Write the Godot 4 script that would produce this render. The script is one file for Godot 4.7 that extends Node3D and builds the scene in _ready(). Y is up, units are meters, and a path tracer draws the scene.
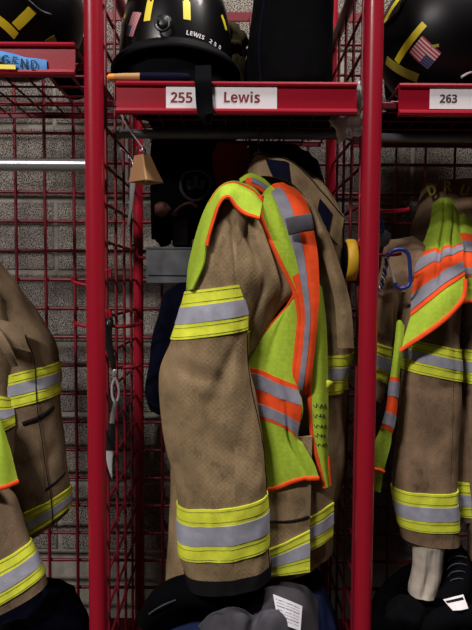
extends Node3D
# Firefighters' gear lockers: a red tube-and-wire rack with three bays against a block wall.
# Units are metres. Front posts stand on the plane z = 0, the wire backs at z = -0.5, the block wall behind at z = -0.62.

const FOCAL := 568.0
var eye := Vector3(0, 1.40, 1.14)
var look := Basis(Vector3.RIGHT, deg_to_rad(-3.4)) * Basis(Vector3.BACK, deg_to_rad(0.36))
var used := {}
var M := {}
var fold_noise := FastNoiseLite.new()
var rng := RandomNumberGenerator.new()
const BACK := -0.5
const CELL := 0.083
var post_x := [-0.832, -0.282, 0.266, 0.816]

# ---------------------------------------------------------------- surfaces

class Surf extends RefCounted:
	var amp := 0.0
	var stretch := Vector3(9, 4, 9)
	var noise: FastNoiseLite
	var creases := []          # [u0, v0, u1, v1, width in u/v, depth in metres]
	func base(_u: float, _v: float) -> Vector3:
		return Vector3.ZERO
	func at(u: float, v: float, off := 0.0) -> Vector3:
		var p := base(u, v)
		var h := 0.004
		var n := (base(u, v + h) - base(u, v - h)).cross(base(u + h, v) - base(u - h, v)).normalized()
		var d := off
		if amp > 0.0:
			var q := p * stretch
			d += amp * (noise.get_noise_3dv(q) + 0.5 * noise.get_noise_3dv(q * 2.3 + Vector3(7, 3, 1)))
		for c in creases:
			var a := Vector2(c[0], c[1])
			var b := Vector2(c[2], c[3])
			var w := Vector2(u, v)
			var t := clampf((w - a).dot(b - a) / maxf((b - a).length_squared(), 1e-6), 0, 1)
			var r: float = (w - a.lerp(b, t)).length() / c[4]
			d -= c[5] * exp(-r * r) * sin(PI * clampf(0.15 + t * 0.7, 0, 1))
		return p + n * d

static func cr(a: Array, t: float) -> Vector3:
	var n := a.size()
	if n == 2:
		return a[0].lerp(a[1], t)
	var i := clampi(int(floor(t)), 0, n - 2)
	var f := t - i
	var p1: Vector3 = a[i]
	var p2: Vector3 = a[i + 1]
	var p0: Vector3 = a[i - 1] if i > 0 else p1 * 2.0 - p2
	var p3: Vector3 = a[i + 2] if i + 2 < n else p2 * 2.0 - p1
	return p1.cubic_interpolate(p2, p0, p3, f)

class Loft extends Surf:       # a tube of cloth: rows of [left edge, right edge, (half depth, squareness, 0)]
	var mid := []
	var arm := []
	var dep := []
	var host
	func base(u: float, v: float) -> Vector3:
		var t := v * (mid.size() - 1)
		var c: Vector3 = host.cr(mid, t)
		var a: Vector3 = host.cr(arm, t)
		var d: Vector3 = host.cr(dep, t)
		var ph := TAU * u
		var e := d.y
		var s := -sin(ph)
		var k := -cos(ph)
		s = signf(s) * pow(absf(s), e)
		k = signf(k) * pow(absf(k), e)
		return c + a * s + Vector3(0, 0, d.x) * k

class Sheet extends Surf:      # a piece of cloth: a grid of points, rows downward, columns to the right
	var rows := []
	var host
	func base(u: float, v: float) -> Vector3:
		var col := []
		for r in rows:
			col.append(host.cr(r, u * (r.size() - 1)))
		return host.cr(col, v * (rows.size() - 1))

class Onball extends Surf:     # a patch that lies on an ellipsoid
	var c := Vector3.ZERO
	var radii := Vector3.ONE
	var turn := Basis()
	var o := Vector3.ZERO
	var tx := Vector3.RIGHT
	var ty := Vector3.UP
	var bend := 0.0
	var taper := 0.0
	func base(u: float, v: float) -> Vector3:
		var q := o + tx * (u - 0.5) * (1.0 + taper * (v - 0.5)) + ty * (0.5 - v + bend * (u - 0.5) * (u - 0.5))
		var d := turn.inverse() * (q - c)
		return c + turn * (d / (d / radii).length())

# ---------------------------------------------------------------- helpers

func P(u: float, v: float, z: float) -> Vector3:        # the point of the upright plane at depth z that a sight line meets
	var d := look * Vector3((u - 236.0) / FOCAL, -(v - 315.0) / FOCAL, -1)
	return eye + d * ((z - eye.z) / d.z)

func loft(rows: Array, amp := 0.004) -> Loft:            # rows: [lu, lv, ru, rv, z, half depth, squareness]
	var s := Loft.new()
	s.host = self
	s.noise = fold_noise
	s.amp = amp
	for r in rows:
		var l := P(r[0], r[1], r[4])
		var q := P(r[2], r[3], r[4])
		s.mid.append((l + q) / 2)
		s.arm.append((q - l) / 2)
		s.dep.append(Vector3(r[5], r[6] if r.size() > 6 else 0.9, 0))
	return s

func sheet(rows: Array, amp := 0.002) -> Sheet:          # rows of [u, v, z]
	var s := Sheet.new()
	s.host = self
	s.noise = fold_noise
	s.amp = amp
	for r in rows:
		var a := []
		for p in r:
			a.append(P(p[0], p[1], p[2]))
		s.rows.append(a)
	return s

func mesh_of(v: PackedVector3Array, n: PackedVector3Array, t: PackedVector2Array, ix: PackedInt32Array) -> ArrayMesh:
	var a := []
	a.resize(Mesh.ARRAY_MAX)
	a[Mesh.ARRAY_VERTEX] = v
	a[Mesh.ARRAY_NORMAL] = n
	a[Mesh.ARRAY_TEX_UV] = t
	a[Mesh.ARRAY_INDEX] = ix
	var m := ArrayMesh.new()
	m.add_surface_from_arrays(Mesh.PRIMITIVE_TRIANGLES, a)
	return m

func shell(s: Surf, u0: float, u1: float, v0: float, v1: float, nu: int, nv: int, off := 0.0, thick := 0.003) -> ArrayMesh:
	var v := PackedVector3Array()
	var n := PackedVector3Array()
	var t := PackedVector2Array()
	var ix := PackedInt32Array()
	var w := nu + 1
	var closed := u1 - u0 > 0.999 and s is Loft
	for side in 2:
		var g := PackedVector3Array()
		for j in nv + 1:
			for i in w:
				g.append(s.at(lerpf(u0, u1, float(i) / nu), lerpf(v0, v1, float(j) / nv), off - thick * side))
		var start := v.size()
		for j in nv + 1:
			for i in w:
				var il := maxi(i - 1, 0)
				var ir := mini(i + 1, nu)
				var dx: Vector3
				if closed and (i == 0 or i == nu):
					dx = g[j * w + 1] - g[j * w + nu - 1]
				else:
					dx = g[j * w + ir] - g[j * w + il]
				var dy := g[mini(j + 1, nv) * w + i] - g[maxi(j - 1, 0) * w + i]
				var q := dy.cross(dx).normalized()
				v.append(g[j * w + i])
				n.append(q if side == 0 else -q)
				t.append(Vector2(float(i) / nu, float(j) / nv))
		for j in nv:
			for i in nu:
				var a := start + j * w + i
				if side == 0:
					ix.append_array([a, a + 1, a + w, a + 1, a + w + 1, a + w])
				else:
					ix.append_array([a, a + w, a + 1, a + 1, a + w, a + w + 1])
	var m := (nv + 1) * w
	var edges := []
	for i in nu:
		edges.append([i + 1, i])
		edges.append([nv * w + i, nv * w + i + 1])
	if not closed:
		for j in nv:
			edges.append([j * w, (j + 1) * w])
			edges.append([(j + 1) * w + nu, j * w + nu])
	for e in edges:
		var a: Vector3 = v[e[0]]
		var b: Vector3 = v[e[1]]
		var c: Vector3 = v[e[1] + m]
		var d: Vector3 = v[e[0] + m]
		var q := (d - a).cross(b - a).normalized()
		var k := v.size()
		for p in [a, b, c, d]:
			v.append(p)
			n.append(q)
			t.append(Vector2.ZERO)
		ix.append_array([k, k + 1, k + 2, k, k + 2, k + 3])
	return mesh_of(v, n, t, ix)

func smooth_path(pts: Array, sub: int) -> Array:
	if sub <= 1 or pts.size() < 3:
		return pts
	var o := []
	var n := (pts.size() - 1) * sub
	for i in n + 1:
		o.append(cr(pts, float(i) / sub))
	return o

func sweep(path: Array, ring: Callable, sides: int, face: Callable, closed := false) -> ArrayMesh:
	# ring(k, a) gives the section's offset as Vector2 at path point k and side a; face(k) the section's outward direction
	var st := SurfaceTool.new()
	st.begin(Mesh.PRIMITIVE_TRIANGLES)
	var rings := []
	var n := path.size()
	for k in n:
		var d: Vector3
		if closed:
			d = path[(k + 1) % n] - path[(k + n - 1) % n]
		else:
			d = path[mini(k + 1, n - 1)] - path[maxi(k - 1, 0)]
		d = d.normalized()
		var f: Vector3 = face.call(k)
		var x := f.cross(d)
		if x.length() < 1e-4:
			x = Vector3(0.31, 0.2, 0.93).cross(d)
		x = x.normalized()
		var y := d.cross(x)
		var r := []
		for a in sides:
			var o: Vector2 = ring.call(k, a)
			r.append(path[k] + x * o.x + y * o.y)
		rings.append(r)
	st.set_smooth_group(0)
	for k in (n if closed else n - 1):
		var r0: Array = rings[k]
		var r1: Array = rings[(k + 1) % n]
		for a in sides:
			var b := (a + 1) % sides
			for p in [r0[a], r1[a], r0[b], r0[b], r1[a], r1[b]]:
				st.add_vertex(p)
	if not closed:
		st.set_smooth_group(1)
		for e in [0, n - 1]:
			var r: Array = rings[e]
			for a in range(1, sides - 1):
				var tri := [r[0], r[a], r[a + 1]] if e == 0 else [r[0], r[a + 1], r[a]]
				for p in tri:
					st.add_vertex(p)
	st.generate_normals()
	return st.commit()

func tube(pts: Array, radius, sides := 8, sub := 4, closed := false) -> ArrayMesh:
	var src := pts.duplicate()
	if closed:
		src.append(pts[0])
	var path := smooth_path(src, sub)
	if closed:
		path.pop_back()
	var n := path.size()
	var rad := []
	for k in n:
		if radius is Array:
			var t: float = float(k) / (n - 1) * (radius.size() - 1)
			var i := mini(int(t), radius.size() - 2)
			rad.append(lerpf(radius[i], radius[i + 1], t - i))
		else:
			rad.append(radius)
	var axis: Vector3 = path[n - 1] - path[0]
	if axis.length() < 0.01:
		axis = Vector3(1, 0.3, 0)
	var f := Vector3.BACK
	if absf(axis.normalized().z) > 0.8:
		f = Vector3.UP
	var ring := func(k, a): return Vector2(cos(TAU * a / sides), sin(TAU * a / sides)) * rad[k]
	return sweep(path, ring, sides, func(_k): return f, closed)

func ribbon(pts: Array, half_w, half_t: float, sub := 4, face := Vector3.BACK) -> ArrayMesh:
	var path := smooth_path(pts, sub)
	var n := path.size()
	var ring := func(k, a):
		var hw: float = half_w if not (half_w is Array) else lerpf(half_w[0], half_w[1], float(k) / (n - 1))
		var c: Vector2 = [Vector2(1, 0.4), Vector2(0.85, 1), Vector2(-0.85, 1), Vector2(-1, 0.4), Vector2(-1, -0.4), Vector2(-0.85, -1), Vector2(0.85, -1), Vector2(1, -0.4)][a]
		return c * Vector2(hw, half_t)
	return sweep(path, ring, 8, func(_k): return face)

func edge_trim(s: Surf, uv: Array, half_w: float, half_t := 0.0022, n := 40, off := 0.0) -> ArrayMesh:   # binding sewn along a line of a cloth
	var src := []
	for q in uv:
		src.append(Vector3(q[0], q[1], 0))
	var path := []
	var nrm := []
	for k in n + 1:
		var q := cr(src, float(k) / n * (src.size() - 1))
		var p := s.at(q.x, q.y, off)
		path.append(p)
		nrm.append((s.at(q.x, q.y, off + 0.01) - p).normalized())
	var ring := func(_k, a):
		var c: Vector2 = [Vector2(1, 0.4), Vector2(0.8, 1), Vector2(-0.8, 1), Vector2(-1, 0.4), Vector2(-1, -0.4), Vector2(-0.8, -1), Vector2(0.8, -1), Vector2(1, -0.4)][a]
		return c * Vector2(half_w, half_t)
	return sweep(path, ring, 8, func(k): return nrm[k])

func lathe(profile: Array, seg: int, sx := 1.0, sz := 1.0) -> ArrayMesh:    # profile of Vector2(radius, height), from the top down
	var v := PackedVector3Array()
	var n := PackedVector3Array()
	var t := PackedVector2Array()
	var ix := PackedInt32Array()
	var w := seg + 1
	var m := profile.size()
	for j in m:
		var d: Vector2 = profile[mini(j + 1, m - 1)] - profile[maxi(j - 1, 0)]
		for i in w:
			var a := TAU * i / seg
			v.append(Vector3(profile[j].x * cos(a) * sx, profile[j].y, profile[j].x * sin(a) * sz))
			n.append(Vector3(-d.y * cos(a) / sx, d.x, -d.y * sin(a) / sz).normalized())
			t.append(Vector2(float(i) / seg, float(j) / (m - 1)))
	for j in m - 1:
		for i in seg:
			var a := j * w + i
			ix.append_array([a, a + w, a + 1, a + 1, a + w, a + w + 1])
	return mesh_of(v, n, t, ix)

func bevel_box(size: Vector3, r: float) -> ArrayMesh:
	var st := SurfaceTool.new()
	st.begin(Mesh.PRIMITIVE_TRIANGLES)
	st.set_smooth_group(-1)
	var h := size / 2
	var c := func(sx, sy, sz, ax):          # corner (sx, sy, sz) on the face across axis ax
		var p := Vector3(sx * (h.x - r), sy * (h.y - r), sz * (h.z - r))
		p[ax] += r * [sx, sy, sz][ax]
		return p
	var tri := func(a: Vector3, b: Vector3, d: Vector3):
		if (b - a).cross(d - a).dot(a + b + d) > 0:
			var k := b
			b = d
			d = k
		for p in [a, b, d]:
			st.set_uv(Vector2(p.x, -p.y))
			st.add_vertex(p)
	var S := [-1, 1]
	for ax in 3:
		for s in S:
			var q := []
			for k in [[-1, -1], [1, -1], [1, 1], [-1, 1]]:
				var e := [0, 0, 0]
				e[ax] = s
				e[(ax + 1) % 3] = k[0]
				e[(ax + 2) % 3] = k[1]
				q.append(c.call(e[0], e[1], e[2], ax))
			tri.call(q[0], q[1], q[2])
			tri.call(q[0], q[2], q[3])
		for s in S:
			for t in S:                     # the edge along axis ax
				var e0 := [0, 0, 0]
				e0[(ax + 1) % 3] = s
				e0[(ax + 2) % 3] = t
				var e1 := e0.duplicate()
				e0[ax] = -1
				e1[ax] = 1
				var a1: Vector3 = c.call(e0[0], e0[1], e0[2], (ax + 1) % 3)
				var a2: Vector3 = c.call(e0[0], e0[1], e0[2], (ax + 2) % 3)
				var b1: Vector3 = c.call(e1[0], e1[1], e1[2], (ax + 1) % 3)
				var b2: Vector3 = c.call(e1[0], e1[1], e1[2], (ax + 2) % 3)
				tri.call(a1, b1, b2)
				tri.call(a1, b2, a2)
	for x in S:
		for y in S:
			for z in S:
				tri.call(c.call(x, y, z, 0), c.call(x, y, z, 1), c.call(x, y, z, 2))
	st.generate_normals()
	return st.commit()

func blob(c: Vector3, r: Vector3, amp: float, freq := 9.0, seg := 40, sq := 1.0) -> ArrayMesh:      # a crumpled closed lump
	var v := PackedVector3Array()
	var n := PackedVector3Array()
	var t := PackedVector2Array()
	var ix := PackedInt32Array()
	var hv := seg / 2
	for j in hv + 1:
		for i in seg + 1:
			var th := PI * j / hv
			var ph := TAU * (i % seg) / seg
			var d := Vector3(sin(th) * cos(ph), cos(th), sin(th) * sin(ph))
			var e := Vector3(signf(d.x) * pow(absf(d.x), sq), signf(d.y) * pow(absf(d.y), sq), signf(d.z) * pow(absf(d.z), sq)) * r
			var q := (c + e) * freq
			var k := fold_noise.get_noise_3dv(q) + 0.5 * absf(fold_noise.get_noise_3dv(q * 2.2))
			v.append(c + e + d * amp * k)
			t.append(Vector2(float(i) / seg, float(j) / hv))
	var w := seg + 1
	for j in hv + 1:
		for i in w:
			var dx := v[j * w + (i + 1 if i < seg else 1)] - v[j * w + (i - 1 if i > 0 else seg - 1)]
			var dy := v[mini(j + 1, hv) * w + i] - v[maxi(j - 1, 0) * w + i]
			var q := dx.cross(dy)
			n.append(q.normalized() if q.length() > 1e-9 else Vector3(0, 1 if j == 0 else -1, 0))
	for j in hv:
		for i in seg:
			var a := j * w + i
			ix.append_array([a, a + w, a + 1, a + 1, a + w, a + w + 1])
	return mesh_of(v, n, t, ix)

func numbered(called: String) -> String:
	used[called] = used.get(called, 0) + 1
	return called if used[called] == 1 else "%s_%03d" % [called, used[called] - 1]

func tag(o: Node, label: String, category: String, group := "") -> void:
	o.set_meta("label", label)
	o.set_meta("category", category)
	if group:
		o.set_meta("group", group)

func thing(called: String, label: String, category: String, at: Vector3, group := "") -> Node3D:
	var o := Node3D.new()
	o.name = numbered(called)
	add_child(o)
	o.position = at
	tag(o, label, category, group)
	return o

func placed(n: Node3D) -> Transform3D:
	var t := Transform3D()
	while n != self:
		t = n.transform * t
		n = n.get_parent()
	return t

func part(root: Node3D, called: String, mesh: Mesh, m: Material, xf := Transform3D(), label := "") -> MeshInstance3D:
	var o := MeshInstance3D.new()
	o.name = called
	o.mesh = mesh
	o.material_override = m
	root.add_child(o, true)
	o.transform = placed(root).affine_inverse() * xf
	if label:
		o.set_meta("label", label)
	return o

func struct(called: String, mesh: Mesh, m: Material, at: Vector3) -> MeshInstance3D:
	var o := part(self, called, mesh, m, Transform3D(Basis(), at))
	o.set_meta("kind", "structure")
	return o

func move(p: Vector3) -> Transform3D:
	return Transform3D(Basis(), p)

func wire(root: Node3D, called: String, a: Vector3, b: Vector3, mesh: Mesh, m: Material) -> MeshInstance3D:   # mesh: a rod one metre long
	var y := b - a
	var x := y.cross(Vector3(0.3, 0.2, 0.9)).normalized()
	var z := x.cross(y).normalized()
	return part(root, called, mesh, m, Transform3D(Basis(x, y, z), (a + b) / 2))

func rod(r: float, sides := 10) -> CylinderMesh:
	var c := CylinderMesh.new()
	c.top_radius = r
	c.bottom_radius = r
	c.height = 1.0
	c.radial_segments = sides
	c.rings = 0
	return c

func words(s: String, height: float, depth := 0.0006, bold := true) -> TextMesh:
	var t := TextMesh.new()
	var f := SystemFont.new()
	f.font_names = PackedStringArray(["Droid Sans"])
	f.font_weight = 700 if bold else 400
	t.font = f
	t.text = s
	t.font_size = 64
	t.pixel_size = height / 46.0            # height of a capital letter in metres
	t.depth = depth
	return t

# ---------------------------------------------------------------- materials

func paint(r: int, g: int, b: int, rough := 0.6, metal := 0.0) -> StandardMaterial3D:
	var m := StandardMaterial3D.new()
	m.albedo_color = Color8(r, g, b)
	m.roughness = rough
	m.metallic = metal
	return m

func noise_of(seed_: int, freq: float, oct := 4) -> FastNoiseLite:
	var n := FastNoiseLite.new()
	n.seed = seed_
	n.frequency = freq
	n.fractal_octaves = oct
	return n

func picture(size: int, f: Callable) -> ImageTexture:
	var im := Image.create(size, size, false, Image.FORMAT_RGB8)
	for y in size:
		for x in size:
			im.set_pixel(x, y, f.call(x, y))
	return ImageTexture.create_from_image(im)

func relief(size: int, strength: float, f: Callable) -> ImageTexture:
	var im := Image.create(size, size, false, Image.FORMAT_RGBA8)
	for y in size:
		for x in size:
			var h: float = clampf(f.call(x, y), 0, 1)
			im.set_pixel(x, y, Color(h, h, h))
	im.bump_map_to_normal_map(strength)
	return ImageTexture.create_from_image(im)

func cloth(tex: Texture2D, nrm: Texture2D, tint: Color, scale: float, rough := 0.95) -> StandardMaterial3D:
	var m := StandardMaterial3D.new()
	m.albedo_color = tint
	m.albedo_texture = tex
	m.roughness = rough
	m.metallic_specular = 0.15
	m.uv1_triplanar = true
	m.uv1_world_triplanar = true
	m.uv1_scale = Vector3.ONE * scale
	if nrm:
		m.normal_enabled = true
		m.normal_texture = nrm
		m.normal_scale = 0.1
	return m

func make_materials() -> void:
	fold_noise.seed = 11
	fold_noise.frequency = 1.0
	fold_noise.fractal_octaves = 2
	rng.seed = 5
	var n1 := noise_of(1, 0.012, 4)
	var n2 := noise_of(2, 0.05, 3)
	var n3 := noise_of(3, 0.4, 2)
	var grime := picture(512, func(x, y):
		var a := n1.get_noise_2d(x, y)
		var b := n2.get_noise_2d(x, y * 0.6)
		var w := n3.get_noise_2d(x, y)
		var k := 0.86 + 0.20 * a + 0.08 * b + 0.13 * w
		k *= 1.0 - 0.2 * smoothstep(0.15, 0.8, b - 0.6 * a)
		return Color(clampf(k, 0, 1), clampf(k * 0.985, 0, 1), clampf(k * 0.96, 0, 1)))
	var weave := relief(256, 3.0, func(x, y): return 0.5 + 0.25 * sin(x * 1.57) * sin(y * 1.57) + 0.3 * n3.get_noise_2d(x, y))
	var soft := picture(256, func(x, y):
		var k := 0.9 + 0.1 * n1.get_noise_2d(x * 2, y * 2) + 0.10 * n3.get_noise_2d(x, y)
		return Color(k, k, k))
	M.tan = cloth(grime, weave, Color8(163, 142, 111), 1.5)
	M.tan_brown = cloth(grime, weave, Color8(152, 128, 105), 1.7)
	M.tan_dark = cloth(grime, weave, Color8(138, 119, 97), 1.6)
	M.cuff = cloth(soft, weave, Color8(32, 31, 33), 4.0)
	M.navy = cloth(soft, weave, Color8(19, 21, 40), 4.0)
	M.navy_blue = cloth(soft, weave, Color8(38, 48, 84), 4.0)
	M.black_cloth = cloth(soft, weave, Color8(10, 10, 13), 4.0)
	M.grey_cloth = cloth(soft, weave, Color8(84, 83, 90), 5.0)
	M.olive = cloth(soft, weave, Color8(78, 72, 50), 5.0)
	M.knit = cloth(soft, relief(128, 4.0, func(x, _y): return 0.5 + 0.5 * sin(x * 0.8)), Color8(208, 198, 182), 6.0)
	M.lime = cloth(picture(128, func(x, y):
		var k := 0.86 + 0.12 * absf(sin(x * 0.785) * cos(y * 0.785)) + 0.08 * n2.get_noise_2d(x, y)
		return Color(k, k, k)), null, Color8(176, 206, 66), 12.0)
	M.tape_lime = cloth(soft, null, Color8(240, 250, 78), 5.0, 0.7)
	M.orange = cloth(soft, null, Color8(255, 92, 44), 5.0, 0.85)
	M.silver = cloth(soft, null, Color8(178, 180, 194), 5.0, 0.65)
	M.silver.metallic = 0.1
	M.vest_silver = cloth(soft, null, Color8(142, 142, 154), 5.0, 0.6)
	M.thread = paint(118, 116, 40, 0.9)
	# painted steel with faint orange peel
	M.red = paint(148, 18, 38, 0.36)
	M.red.clearcoat_enabled = true
	M.red.clearcoat = 0.15
	M.red.metallic_specular = 0.35
	M.red.clearcoat_roughness = 0.15
	M.red.normal_enabled = true
	M.red.normal_texture = relief(128, 1.2, func(x, y): return 0.5 + 0.4 * n2.get_noise_2d(x * 3, y * 3))
	M.red.normal_scale = 0.1
	M.red.uv1_triplanar = true
	M.red.uv1_scale = Vector3.ONE * 9
	M.red_wire = paint(112, 12, 28, 0.45)
	# split-faced block with dark pits
	var p1 := noise_of(8, 0.16, 3)
	var p2 := noise_of(9, 0.02, 3)
	M.block = []
	var pits := picture(512, func(x, y):
		var a := p1.get_noise_2d(x, y)
		var b := p2.get_noise_2d(x, y)
		var k := 0.86 + 0.10 * b + 0.18 * n3.get_noise_2d(x, y)
		k *= 1.0 - 0.72 * smoothstep(0.13, 0.34, a)
		return Color(clampf(k, 0, 1), clampf(k * 0.99, 0, 1), clampf(k * 0.97, 0, 1)))
	var pit_relief := relief(512, 4.0, func(x, y): return 0.8 - 0.8 * smoothstep(0.10, 0.34, p1.get_noise_2d(x, y)))
	for k in 3:
		var m := cloth(pits, pit_relief, [Color8(182, 177, 171), Color8(174, 169, 164), Color8(188, 183, 175)][k], 2.6)
		m.uv1_offset = Vector3(0.31, 0.17, 0.23) * k
		m.normal_scale = 1.0
		M.block.append(m)
	M.mortar = cloth(soft, null, Color8(172, 168, 156), 4.0)
	M.concrete = cloth(soft, null, Color8(78, 76, 75), 1.0, 0.8)
	M.plaster = cloth(soft, null, Color8(92, 89, 88), 1.0, 0.9)
	M.steel = paint(190, 192, 196, 0.32, 0.85)
	M.dull_steel = cloth(soft, null, Color8(122, 126, 130), 3.0, 0.4)
	M.dull_steel.metallic_specular = 0.5
	M.dull_steel.metallic = 0.15
	M.chrome = paint(225, 227, 232, 0.25, 0.65)
	M.pale_metal = paint(178, 180, 184, 0.45, 0.2)
	M.copper = paint(192, 148, 106, 0.36, 0.5)
	M.helmet = paint(8, 8, 10, 0.3)
	M.helmet.metallic_specular = 0.3
	M.helmet.clearcoat_enabled = true
	M.helmet.clearcoat = 0.15
	M.helmet.clearcoat_roughness = 0.08
	M.helmet_worn = paint(9, 9, 12, 0.38)
	M.helmet_worn.metallic_specular = 0.3
	M.rubber = paint(9, 9, 11, 0.6)
	M.rubber.metallic_specular = 0.2
	M.plastic = paint(20, 21, 24, 0.35)
	M.white = paint(226, 222, 224, 0.55)
	M.white_ink = paint(210, 210, 212, 0.6)
	M.ink = paint(122, 22, 40, 0.7)
	M.dark_ink = paint(58, 40, 46, 0.7)
	M.pen = paint(28, 34, 30, 0.8)
	M.yellow = paint(226, 210, 40, 0.45)
	M.dull_yellow = paint(150, 140, 50, 0.5)
	M.chock = paint(206, 162, 34, 0.5)
	M.blue_tape = paint(78, 142, 208, 0.8)
	M.blue = paint(48, 64, 138, 0.3, 0.5)
	M.wood = paint(178, 132, 78, 0.6)
	M.orange_tip = paint(244, 150, 50, 0.5)
	M.skin_brown = paint(96, 54, 44, 0.7)
	M.film = paint(196, 190, 186, 0.12)
	M.film.transparency = BaseMaterial3D.TRANSPARENCY_ALPHA
	M.film.albedo_color.a = 0.6
	var flag := Image.create(38, 26, false, Image.FORMAT_RGB8)
	for y in 26:
		for x in 38:
			flag.set_pixel(x, y, Color8(170, 52, 62) if (y / 2) % 2 == 0 else Color8(206, 190, 190))
	for y in 14:
		for x in 16:
			flag.set_pixel(x, y, Color8(190, 190, 205) if x % 3 == 1 and y % 3 == 1 else Color8(40, 44, 84))
	M.flag = StandardMaterial3D.new()
	M.flag.albedo_texture = ImageTexture.create_from_image(flag)
	M.flag.roughness = 0.6
	var print_ := Image.create(64, 48, false, Image.FORMAT_RGB8)
	print_.fill(Color8(204, 204, 210))
	for y in [6, 7, 12, 17, 18, 24, 29, 34, 35, 40]:
		for x in range(5, 58):
			if rng.randf() < 0.7:
				print_.set_pixel(x, y, Color8(90, 90, 100))
	M.print = StandardMaterial3D.new()
	M.print.albedo_texture = ImageTexture.create_from_image(print_)
	M.print.roughness = 0.7

# ---------------------------------------------------------------- the place

func _ready() -> void:
	var cam := Camera3D.new()
	cam.name = "camera"
	cam.fov = rad_to_deg(2.0 * atan(315.0 / FOCAL))
	cam.near = 0.05
	cam.far = 60
	cam.transform = Transform3D(look, eye)
	add_child(cam)
	cam.current = true
	var we := WorldEnvironment.new()
	we.name = "environment"
	var env := Environment.new()
	env.background_mode = Environment.BG_COLOR
	env.background_color = Color.BLACK
	env.tonemap_mode = Environment.TONE_MAPPER_LINEAR
	env.tonemap_exposure = 1.33
	env.sdfgi_enabled = true
	env.ssao_enabled = true
	env.ssil_enabled = true
	we.environment = env
	add_child(we)
	make_materials()
	ceiling_lamp(Vector3(-1.8, 3.58, 2.4), 15.0, "white ceiling light in the aisle, farther from the lockers")
	ceiling_lamp(Vector3(0.75, 3.58, 0.35), 4.6, "white ceiling light right above the front of the lockers")
	room()
	rack()
	shelves()
	coats()
	gear_on_shelves()
	small_things()
	bottom_gear()

func ceiling_lamp(at: Vector3, energy: float, label: String) -> void:
	var t := thing("ceiling_lamp", label, "ceiling light", at)
	part(t, "housing", bevel_box(Vector3(1.24, 0.07, 0.34), 0.01), M.white, move(at + Vector3(0, 0.05, 0)))
	var glow := paint(255, 250, 240, 0.6)
	glow.emission_enabled = true
	glow.emission = Color(1.0, 0.97, 0.92)
	glow.emission_energy_multiplier = 1.5
	part(t, "diffuser", bevel_box(Vector3(1.18, 0.02, 0.28), 0.004), glow, move(at))
	var l := AreaLight3D.new()
	l.name = "lamp_light"
	l.area_size = Vector2(1.18, 0.28)
	l.light_energy = energy
	l.light_color = Color(1.0, 0.965, 0.95)
	l.shadow_enabled = true
	l.rotation_degrees = Vector3(-90, 0, 0)
	l.position = Vector3(0, -0.02, 0)
	t.add_child(l)

func room() -> void:
	struct("floor", bevel_box(Vector3(8.4, 0.2, 8.4), 0.01), M.concrete, Vector3(0, -0.1, 3.3))
	struct("ceiling", bevel_box(Vector3(8.4, 0.2, 8.4), 0.01), M.plaster, Vector3(0, 3.8, 3.3))
	struct("wall_left", bevel_box(Vector3(0.2, 3.7, 8.4), 0.01), M.plaster, Vector3(-4.1, 1.85, 3.3))
	struct("wall_right", bevel_box(Vector3(0.2, 3.7, 8.4), 0.01), M.plaster, Vector3(4.1, 1.85, 3.3))
	struct("wall_front", bevel_box(Vector3(8.0, 3.7, 0.2), 0.01), M.plaster, Vector3(0, 1.85, 7.4))
	var w := struct("wall_back", bevel_box(Vector3(8.0, 3.7, 0.2), 0.01), M.mortar, Vector3(0, 1.85, -0.726))
	var bh := 0.222
	var meshes := []
	for k in 3:
		meshes.append(bevel_box(Vector3(0.426, bh - 0.012, 0.03), 0.004))
	var y0: float = P(50, 272, -0.62).y
	for j in range(-4, 6):
		for i in range(-4, 5):
			var x := i * 0.438 + (0.219 if posmod(j, 2) else 0.0) + 0.1
			part(w, "block", meshes[(i + j + 20) % 3], M.block[(i * 2 + j * 5 + 40) % 3], move(Vector3(x, y0 + (j + 0.5) * bh, -0.6365 + rng.randf() * 0.0015)))

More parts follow.
